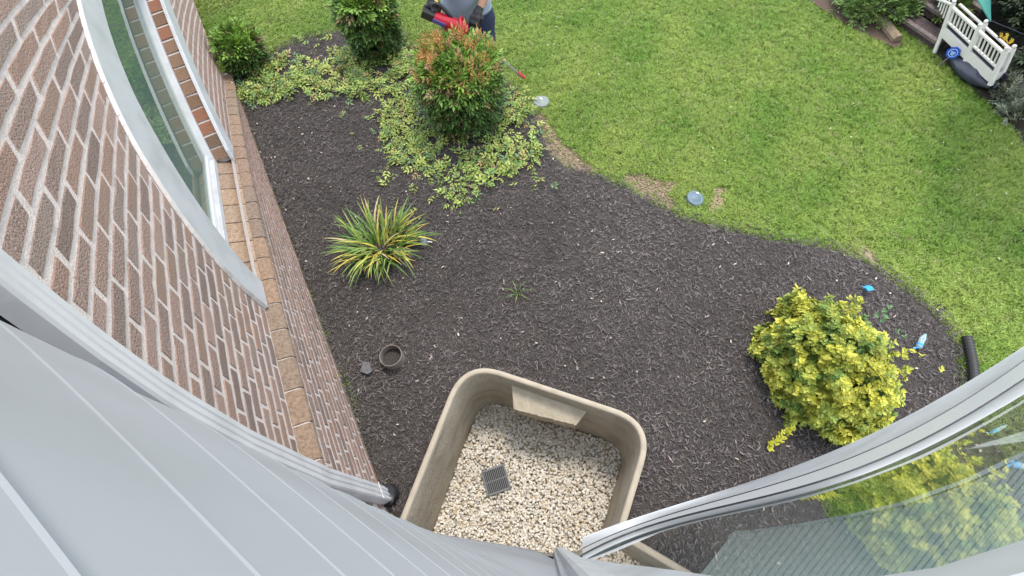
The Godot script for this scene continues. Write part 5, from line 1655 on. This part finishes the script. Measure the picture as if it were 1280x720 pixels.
	for k in 6:
		var o := into * 0.21 * k + Vector3(0, 0.035 + 0.075 * k, 0)
		var end := s1 + o - along * 0.03 * k
		part("tread", bar_mesh(s0 + o - along * 0.2 + Vector3(0, 0.03, 0), end + Vector3(0, 0.03, 0), 0.05, 0.03), M.timber_light, sd)
		part("tread_board", bar_mesh(s0 + o - along * 0.2 + into * 0.1 + Vector3(0, 0.027, 0), end + into * 0.1 + Vector3(0, 0.027, 0), 0.13, 0.02), M.timber, sd)
		part("riser", bar_mesh(s0 + o - along * 0.2 + into * 0.012 - Vector3(0, 0.02, 0), end + into * 0.012 - Vector3(0, 0.02, 0), 0.03, 0.07), M.timber, sd)
	# tan edging stone at the end of the far bed
	var es := st0()
	var e0 := Vector3(3.943, 0, -4.051)
	var e1 := Vector3(3.954, 0, -3.7)
	bar(es, e0 + Vector3(0, 0.03, 0), e1 + Vector3(0, 0.02, 0), 0.09, 0.08, Vector3.UP, 0.3)
	tag(part("edging_stone", done(es), M.edge_stone), "long tan edging stone between the far bed and the timber steps", "stone")
	# shrubs of the far bed
	var g := "shrubs in the far bed"
	leafy("far_shrub", "light green leafy shrub at the head of the far mulch bed", Vector3(3.909, 0, -4.112) + Vector3(0.1, 0, -0.1), Vector3(0.34, 0.3, 0.28), 900, Color(0.12, 0.22, 0.05), Color(0.2, 0.3, 0.08), 1, g, 0.045)
	leafy("far_shrub", "small green shrub spilling over between the timber steps and deck rail", Vector3(4.335, 0, -3.694) + Vector3(0.12, 0, -0.2), Vector3(0.12, 0.3, 0.2), 420, Color(0.1, 0.18, 0.04), Color(0.22, 0.3, 0.07), 2, g, 0.04)
	# dark trees behind
	var tg := "dark trees behind the deck"
	var spots := [[Vector3(5.06, 0, -3.62), 0.3, 0.42, "broad dark tree directly behind the deck floor"], [Vector3(4.86, 0, -2.98), 0.23, 0.36, "dark leafy tree beyond the end of the deck rail"], [Vector3(5.2, 0, -4.15), 0.36, 0.5, "tall shadowy tree behind the teal umbrella"], [Vector3(4.376, 0, -2.524), 0.6, 2.0, "dark tree with a bare brown trunk, its unseen crown darkening the edge of the lawn"], [Vector3(4.95, 0, -4.7), 0.3, 0.4, "dark tree above the top of the timber steps"], [Vector3(5.7, 0, -3.3), 0.5, 1.0, "deep green tree farthest back behind the deck"]]
	for i in spots.size():
		var q: Array = spots[i]
		tree(q[3], q[0], q[1], q[2], 50 + i, tg)
	for i in 3:
		var c: Vector3 = [Vector3(4.469, 0, -2.916), Vector3(4.43, 0, -2.763), Vector3(4.372, 0, -2.581)][i]
		leafy("ground_plant", ["small pale leaved ground plant nearest the deck corner", "middle pale ground plant along the shaded lawn edge", "pale ground plant beside the brown trunk"][i], c, Vector3(0.1, 0.1, 0.12), 90, Color(0.1, 0.14, 0.07), Color(0.32, 0.34, 0.26), 70 + i, "pale ground plants beside the deck", 0.035)
	# thin grey sapling and brown trunk
	var sp := thing("sapling", "thin grey bare sapling leaning beside the deck", "sapling", Vector3(4.401, 0, -2.749))
	part("trunk", tube_mesh([Vector3.ZERO, Vector3(0.05, 0.3, -0.03), Vector3(0.09, 0.6, -0.05), Vector3(0.1, 1.0, -0.08)], [0.014, 0.012, 0.01, 0.006], 8), M.bark_grey, sp)
	part("branch", tube_mesh([Vector3(0.07, 0.45, -0.04), Vector3(0.16, 0.62, 0.02)], [0.006, 0.003], 6), M.bark_grey, sp)
	# shade cloth
	var um := thing("shade_sail", "pointed corner of a teal shade cloth hanging above the white deck", "shade cloth")
	var sail: Array = [Vector3(4.305, 0.4, -3.313), Vector3(4.317, 0.5, -3.974), Vector3(4.71, 0.48, -4.1)]
	var us := st0()
	us.set_smooth_group(0)
	var grid := []
	for i in 9:
		var row := []
		for k in 9:
			var f := i / 8.0
			var p: Vector3 = sail[0].lerp(sail[1].lerp(sail[2], k / 8.0), f)
			row.append(p - Vector3(0, 0.05 * sin(PI * f) * sin(PI * k / 8.0), 0))
		grid.append(row)
	loft_into(us, grid)
	for i in 8:
		for k in [0, 8]:
			quad(us, grid[i][k], grid[i + 1][k], grid[i + 1][k] - Vector3(0, 0.012, 0), grid[i][k] - Vector3(0, 0.012, 0))
	part("cloth", done(us), M.teal, um)
	part("cord", tube_mesh([sail[0], sail[0].lerp(Vector3(4.72, 0.3, -3.02), 0.6), Vector3(4.78, 0.28, -2.98)], [0.004, 0.004, 0.004], 6), M.deck_dark, um)
	# yellow flowers
	var fw := thing("yellow_flowers", "string of yellow flowers hanging in the dark foliage past the deck", "flowers", Vector3(4.396, 0.3, -3.16))
	var petal := rosette(6, 0.017, 0.012)
	for k in 14:
		var f := k / 13.0
		part("flower", petal, M.flower, fw, Transform3D(Basis.from_euler(Vector3(rng.randf_range(0.2, 1.2), rng.randf_range(0, TAU), 0)), Vector3(-0.07 + 0.16 * f + rng.randf_range(-1, 1) * 0.015, 0.05 - 0.12 * f + 0.05 * sin(PI * f), rng.randf_range(-0.03, 0.03))))
	part("vine", tube_mesh([Vector3(-0.08, 0.05, -0.01), Vector3(0.0, 0.03, -0.01), Vector3(0.09, -0.08, -0.01)], [0.005, 0.005, 0.004], 6), M.twig, fw)

func leafy(called: String, label: String, at: Vector3, size: Vector3, n: int, c0: Color, c1: Color, seed_: int, group: String, leaf_l: float) -> void:
	var b := thing(called, label, "shrub", at, 0.0, group)
	var nz := FastNoiseLite.new()
	nz.seed = seed_
	nz.frequency = 1.0
	var spots := []
	var tints := []
	for i in n:
		var d := Vector3(rng.randfn(), absf(rng.randfn()), rng.randfn()).normalized()
		var k := (1.0 + 0.4 * nz.get_noise_3d(d.x * 3, d.y * 3, d.z * 3)) * (1.0 - pow(rng.randf(), 2.0) * 0.5)
		var dir := (d + Vector3(rng.randf_range(-0.8, 0.8), rng.randf_range(-0.2, 0.8), rng.randf_range(-0.8, 0.8))).normalized()
		spots.append(Transform3D(basis_along(dir, rng.randf_range(-0.7, 0.7)) * rng.randf_range(0.7, 1.2), d * size * k))
		var c := c0.lerp(c1, rng.randf()) * rng.randf_range(0.75, 1.2)
		c.a = 1
		tints.append(c)
	scatter("foliage", frond(3, leaf_l * 1.5, leaf_l, leaf_l * 0.42), M.leaf, spots, tints, b)
	part("stem", tube_mesh([Vector3.ZERO, Vector3(0.01, size.y * 0.7, 0)], [0.012, 0.006], 6), M.twig, b)

func tree(label: String, at: Vector3, r: float, h: float, seed_: int, group: String) -> void:
	var b := thing("dark_tree", label, "tree", at, 0.0, group)
	var nz := FastNoiseLite.new()
	nz.seed = seed_
	nz.frequency = 1.0
	part("trunk", tube_mesh([Vector3.ZERO, Vector3(0.02, h * 0.4, 0.03), Vector3(0.05, h * 0.9, 0)], [0.06, 0.05, 0.02], 9), M.bark, b)
	for i in 6:
		var a := TAU * i / 6.0 + rng.randf_range(-0.4, 0.4)
		var y := h * rng.randf_range(0.3, 0.6)
		part("limb", tube_mesh([Vector3(0.02, y, 0.02), Vector3(cos(a) * r * 0.4, y + h * 0.15, sin(a) * r * 0.4), Vector3(cos(a) * r * 0.75, y + h * 0.3, sin(a) * r * 0.75)], [0.04, 0.025, 0.01], 7), M.bark, b)
	var spots := []
	var tints := []
	var clumps := []
	for i in 26:
		var d := Vector3(rng.randfn(), rng.randfn() * 0.8, rng.randfn()).normalized() * pow(rng.randf(), 0.4)
		if h > 1.2 and d.y < -0.1:  # tall tree: crown out of view, sized to darken the lawn edge
			d.y = -d.y
		clumps.append(Vector3(d.x * r * 0.85, h * 0.62 + d.y * h * 0.5, d.z * r * 0.85))
	for i in 3600:
		var c: Vector3 = clumps[rng.randi() % clumps.size()]
		var d := Vector3(rng.randfn(), rng.randfn() * 0.7, rng.randfn()) * r * 0.17
		var dir := (d + Vector3(rng.randf_range(-0.2, 0.2), 0.02, rng.randf_range(-0.2, 0.2))).normalized()
		var p := c + d
		if p.y < 0.04:
			continue
		spots.append(Transform3D(basis_along(dir, rng.randf_range(-0.9, 0.9)) * rng.randf_range(0.7, 1.3) * (2.2 if h > 1.2 else 1.0), p))
		var t := rng.randf()
		var col := Color(0.018, 0.034, 0.016).lerp(Color(0.045, 0.075, 0.03), t)
		col.a = 1
		tints.append(col)
	scatter("crown", frond(3, 0.06, 0.042, 0.02), M.dark_leaf, spots, tints, b)

# ---------------------------------------------------------------- materials
func make_materials() -> void:
	var grain := noise_image(3, 0.02, 512, [Color(0.62, 0.6, 0.6), Color(0.85, 0.84, 0.83), Color(1, 1, 1)], 5)
	var pits := noise_image(8, 0.05, 512, [Color(0.3, 0.27, 0.25), Color(0.75, 0.73, 0.71), Color(0.95, 0.94, 0.93), Color(1, 1, 1), Color(1, 1, 1)], 4)
	var bumps := noise_normal(21, 0.04, 512, 6.0)
	var soft := noise_normal(22, 0.012, 256, 1.5)
	var dirt := noise_image(31, 0.008, 512, [Color(0.88, 0.88, 0.87), Color(0.97, 0.97, 0.97), Color(1, 1, 1)], 5)
	M.mortar = mat(lin(0.6, 0.53, 0.505), 0.95, dirt, 5.0, bumps, 1.0)
	M.bricks = []
	for c in [lin(0.331, 0.241, 0.210), lin(0.303, 0.223, 0.196), lin(0.359, 0.254, 0.218), lin(0.275, 0.204, 0.182), lin(0.349, 0.237, 0.196), lin(0.311, 0.241, 0.214), lin(0.244, 0.182, 0.162), lin(0.378, 0.272, 0.237), lin(0.321, 0.227, 0.186)]:
		M.bricks.append(mat(c, 0.95, pits, 4.5 + M.bricks.size() * 0.23, bumps, 2.0))
	M.ledge = []
	for c in [lin(0.33, 0.235, 0.17), lin(0.3, 0.225, 0.17), lin(0.35, 0.24, 0.165), lin(0.28, 0.21, 0.165), lin(0.32, 0.22, 0.165)]:
		M.ledge.append(mat(c, 0.9, grain, 4.0, bumps, 1.2))
	M.sills = [mat(lin(0.4, 0.3, 0.22), 0.9, grain, 4.0, bumps, 1.2), mat(lin(0.37, 0.27, 0.2), 0.9, grain, 4.0, bumps, 1.2), mat(lin(0.43, 0.31, 0.22), 0.9, grain, 4.0, bumps, 1.2)]
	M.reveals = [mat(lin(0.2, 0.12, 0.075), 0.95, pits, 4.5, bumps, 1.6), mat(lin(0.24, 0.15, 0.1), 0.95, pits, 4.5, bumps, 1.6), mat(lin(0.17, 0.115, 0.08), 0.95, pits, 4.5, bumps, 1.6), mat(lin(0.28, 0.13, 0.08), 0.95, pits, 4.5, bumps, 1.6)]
	M.trim = mat(lin(0.5, 0.515, 0.545), 0.45, dirt, 1.2)
	M.trim2 = mat(lin(0.55, 0.56, 0.58), 0.4)
	M.sash = mat(lin(0.33, 0.345, 0.36), 0.5)
	M.caulk = mat(lin(0.6, 0.56, 0.54), 0.9)
	M.siding = mat(lin(0.38, 0.393, 0.425), 0.55, dirt, 0.9, soft, 0.25)
	M.gutter = mat(lin(0.6, 0.6, 0.62), 0.4, dirt, 1.0)
	M.gap_shade = mat(lin(0.03, 0.03, 0.032), 0.9)  # near-black in place of shade in the siding joint and drain
	M.seal = mat(lin(0.05, 0.05, 0.06), 0.7)
	M.concrete = mat(lin(0.4, 0.38, 0.35), 0.9, grain, 3.0)
	M.room = mat(lin(0.04, 0.045, 0.045), 0.9)  # the unlit interior is put into this near-black colour
	M.blind = mat(lin(0.33, 0.42, 0.41), 0.7)
	M.black = mat(lin(0.018, 0.018, 0.02), 0.45)
	M.glass = mat(Color(0.6, 0.74, 0.68, 0.3), 0.02)  # milky green tint puts a pale reflection haze into the pane
	M.glass.transparency = BaseMaterial3D.TRANSPARENCY_ALPHA
	M.glass.metallic_specular = 1.0
	M.near_glass = M.glass.duplicate()
	M.near_glass.albedo_color = Color(0.3, 0.4, 0.38, 0.12)
	M.near_glass.metallic_specular = 0.75
	M.mulch = mat(lin(0.075, 0.064, 0.06), 0.95, pits, 3.0, bumps, 2.0)
	M.far_mulch = mat(lin(0.11, 0.075, 0.055), 0.95, pits, 5.0, bumps, 2.0)
	M.shade = mat(lin(0.035, 0.032, 0.022), 0.95, pits, 4.0, bumps, 2.0)  # shade under and behind the deck is put into this colour
	M.soil = mat(lin(0.31, 0.245, 0.16), 0.95, grain, 3.0, bumps, 1.5)
	M.lawn_soil = mat(lin(0.085, 0.115, 0.03), 0.95, grain, 2.0)
	M.chip = tinted(0.85)
	M.grass = tinted(0.6, 0.35)
	M.leaf = tinted(0.5, 0.35)
	M.dark_leaf = tinted(0.6, 0.15)
	M.stone = tinted(0.85)
	M.cloth = tinted(0.85)
	M.inner = mat(lin(0.018, 0.024, 0.012), 0.95)  # near-black: inner shade of the shrubs as colour
	M.twig = mat(lin(0.13, 0.085, 0.05), 0.9)
	M.well = mat(lin(0.46, 0.415, 0.335), 0.85, noise_image(41, 0.006, 512, [Color(0.8, 0.78, 0.76), Color(0.93, 0.92, 0.91), Color(1, 1, 1)], 5), 1.6, bumps, 1.0)
	M.well_rim = mat(lin(0.43, 0.375, 0.3), 0.9, dirt, 2.0)
	M.well_step = mat(lin(0.5, 0.44, 0.345), 0.75, dirt, 2.5, bumps, 0.6)
	M.grate = mat(lin(0.14, 0.145, 0.16), 0.5)
	M.shoots = []
	for c in [lin(0.58, 0.27, 0.1), lin(0.62, 0.32, 0.13), lin(0.6, 0.32, 0.2), lin(0.5, 0.33, 0.1), lin(0.34, 0.36, 0.07)]:
		var s := mat(c, 0.55)
		s.backlight_enabled = true
		s.backlight = Color(0.3, 0.3, 0.2)
		M.shoots.append(s)
	M.blade_green = [mat(lin(0.1, 0.2, 0.04), 0.5), mat(lin(0.16, 0.26, 0.05), 0.5), mat(lin(0.23, 0.31, 0.07), 0.5)]
	M.blade_yellow = mat(lin(0.5, 0.42, 0.08), 0.55)
	M.blade_orange = mat(lin(0.6, 0.25, 0.05), 0.55)
	M.blade_straw = mat(lin(0.55, 0.42, 0.25), 0.7)
	M.lid = mat(lin(0.2, 0.24, 0.23), 0.5, dirt, 4.0)
	M.lid_blue = mat(lin(0.11, 0.17, 0.22), 0.5, dirt, 4.0)
	M.white = mat(lin(0.8, 0.8, 0.78), 0.5)
	M.pipe = mat(lin(0.22, 0.19, 0.17), 0.7, dirt, 6.0)
	M.slate = mat(lin(0.2, 0.2, 0.22), 0.7, grain, 6.0)
	M.blue = mat(lin(0.02, 0.3, 0.62), 0.4)
	M.clear = mat(Color(0.75, 0.85, 0.88, 0.35), 0.08)
	M.clear.transparency = BaseMaterial3D.TRANSPARENCY_ALPHA
	M.red = mat(lin(0.5, 0.012, 0.03), 0.35)
	M.panel = mat(lin(0.09, 0.07, 0.22), 0.4)
	M.steel = mat(lin(0.2, 0.2, 0.2), 0.45, null, 1.0, null, 1.0, 0.6)
	M.gold = mat(lin(0.5, 0.36, 0.12), 0.6)
	M.eye = mat(lin(0.5, 0.48, 0.46), 0.2)
	M.deck_white = mat(lin(0.66, 0.64, 0.6), 0.6)
	M.deck_dark = mat(lin(0.022, 0.02, 0.04), 0.8)  # near-black puts shade in and under the deck into colour; also the cord
	M.sign_blue = mat(lin(0.02, 0.08, 0.5), 0.4)
	M.sign_light = mat(lin(0.5, 0.7, 0.85), 0.5)
	M.bag = mat(lin(0.045, 0.05, 0.075), 0.35)
	M.timber = mat(lin(0.1, 0.072, 0.075), 0.9, grain, 3.0)
	M.timber_light = mat(lin(0.22, 0.18, 0.17), 0.9, grain, 3.0)
	M.edge_stone = mat(lin(0.34, 0.26, 0.18), 0.9, grain, 4.0, bumps, 1.0)
	M.bark = mat(lin(0.09, 0.07, 0.055), 0.95, pits, 3.0, bumps, 2.0)
	M.bark_grey = mat(lin(0.16, 0.15, 0.14), 0.95)
	M.teal = mat(lin(0.03, 0.2, 0.17), 0.7)
	M.flower = mat(lin(0.55, 0.38, 0.03), 0.6)

func _ready() -> void:
	rng.seed = 2024
	var cam := Camera3D.new()
	cam.name = "camera"
	cam.fov = 61.85
	cam.near = 0.01
	cam.far = 200.0
	cam.transform = Transform3D(Basis(Vector3(0.9887, -0.0705, 0.1326), Vector3(0.1502, 0.4642, -0.8729), Vector3(-0, 0.8829, 0.4695)).orthonormalized(), Vector3(0, 3.2, 0))
	add_child(cam)
	var env := Environment.new()
	env.background_mode = Environment.BG_SKY
	var sky := Sky.new()
	var sm := ProceduralSkyMaterial.new()
	sm.sky_top_color = Color(0.79, 0.82, 0.86)
	sm.sky_horizon_color = Color(0.82, 0.86, 0.9)
	sm.sky_curve = 0.2
	sm.ground_horizon_color = Color(0.5, 0.52, 0.48)
	sm.ground_bottom_color = Color(0.25, 0.28, 0.2)
	sm.sky_energy_multiplier = 1.3
	sky.sky_material = sm
	env.sky = sky
	env.tonemap_mode = Environment.TONE_MAPPER_LINEAR
	env.tonemap_exposure = 1.9
	env.sdfgi_enabled = true
	env.ssao_enabled = true
	env.ssil_enabled = true
	var we := WorldEnvironment.new()
	we.environment = env
	add_child(we)
	var sun := DirectionalLight3D.new()
	sun.name = "sun"
	sun.light_energy = 0.5
	sun.light_color = Color(1, 0.96, 0.9)
	sun.light_angular_distance = 12.0
	sun.shadow_enabled = true
	sun.rotation_degrees = Vector3(-68, 150, 0)
	add_child(sun)
	patch.seed = 11
	patch.frequency = 0.01
	patch.fractal_octaves = 4
	fine.seed = 12
	fine.frequency = 0.02
	bed = PackedVector2Array([Vector2(2.777, -0.5483), Vector2(2.869, -0.7255), Vector2(2.889, -0.8835), Vector2(2.847, -1.054), Vector2(2.721, -1.299), Vector2(2.61, -1.488), Vector2(2.408, -1.63), Vector2(1.993, -1.807), Vector2(1.702, -1.951), Vector2(1.461, -2.089), Vector2(1.155, -2.391), Vector2(0.8519, -2.676), Vector2(0.6047, -2.824), Vector2(0.4935, -3.035), Vector2(0.4643, -3.39), Vector2(0.3842, -3.707), Vector2(0.1895, -4), Vector2(-0.3069, -4.255), Vector2(-0.621, -4.527), Vector2(-0.7355, -4.909), Vector2(-1.038, -5.191), Vector2(-1.436, -5.174), Vector2(-1.788, -5.147), Vector2(-2.07, -5.049), Vector2(-2.285, -4.873), Vector2(-2.488, -4.777), Vector2(-2.555, -4.653), Vector2(-1.001, -0.4077), Vector2(-0.9667, -0.3138), Vector2(-0.95, -0.2), Vector2(-0.5, 0.1), Vector2(0.2, 0.15), Vector2(0.6, 0.12), Vector2(1.4, 0), Vector2(2.5, -0.3)])
	soil = [PackedVector2Array([Vector2(0.4223, -3.504), Vector2(0.5564, -3.496), Vector2(0.6294, -3.153), Vector2(0.766, -2.932), Vector2(0.8792, -2.706), Vector2(0.7949, -2.634), Vector2(0.5965, -2.78), Vector2(0.4506, -2.948), Vector2(0.4124, -3.248)]), PackedVector2Array([Vector2(0.9989, -2.629), Vector2(1.216, -2.622), Vector2(1.413, -2.478), Vector2(1.569, -2.482), Vector2(1.412, -2.358), Vector2(1.421, -2.257), Vector2(1.46, -2.169), Vector2(1.349, -2.189), Vector2(1.143, -2.343)]), PackedVector2Array([Vector2(1.762, -2.358), Vector2(1.857, -2.306), Vector2(1.758, -2.112), Vector2(1.652, -2.085), Vector2(1.654, -2.188)]), PackedVector2Array([Vector2(2.646, -1.623), Vector2(2.704, -1.52), Vector2(2.67, -1.429), Vector2(2.61, -1.488), Vector2(2.557, -1.589)])]
	far_bed = PackedVector2Array([Vector2(3.416, -4.617), Vector2(3.563, -4.197), Vector2(3.731, -3.876), Vector2(3.897, -3.619), Vector2(3.987, -3.645), Vector2(4.056, -4.024), Vector2(4.257, -4.291), Vector2(4.561, -4.636), Vector2(4.125, -5.056)])
	painted_shade_bed = PackedVector2Array([Vector2(4.207, -3.476), Vector2(4.231, -3.115), Vector2(4.281, -2.815), Vector2(4.306, -2.52), Vector2(4.286, -2.341), Vector2(4.279, -1.806), Vector2(5.203, -2.295), Vector2(6.205, -4.641), Vector2(5.036, -4.963), Vector2(4.342, -3.877)])
	var pts := PackedVector2Array()
	for p in well_path(0.006, 0):
		pts.append(Vector2(p.x, p.z))
	pts.append(Vector2(-0.3, 0.16))
	well_out = pts
	make_materials()
	build_ground()
	build_brick_wall()
	build_siding()
	build_downspout()
	build_bay_window()
	build_well()
	build_mulch_chips()
	build_grass()
	clipped_shrub("clipped_shrub", "clipped shrub with orange new shoots on top, in front of the kneeling person", Vector3(-0.175, 0, -3.53), 0.305, 0.62, 0.31, 2900, 301, 95)
	clipped_shrub("clipped_shrub", "square clipped green shrub between the wall corner shrub and the orange tipped one", Vector3(-0.99, 0, -4.72), 0.235, 0.6, 0.24, 1900, 302, 0)
	clipped_shrub("clipped_shrub", "small round green shrub at the far corner of the brick wall", Vector3(-2.36, 0, -4.78), 0.165, 0.33, 0.17, 1200, 303, 0)
	yellow_bush(Vector3(1.86, 0, -0.72))
	daylily(Vector3(-0.985, 0, -2.225))
	clippings()
	build_person()
	build_small_things()
	build_far_corner()
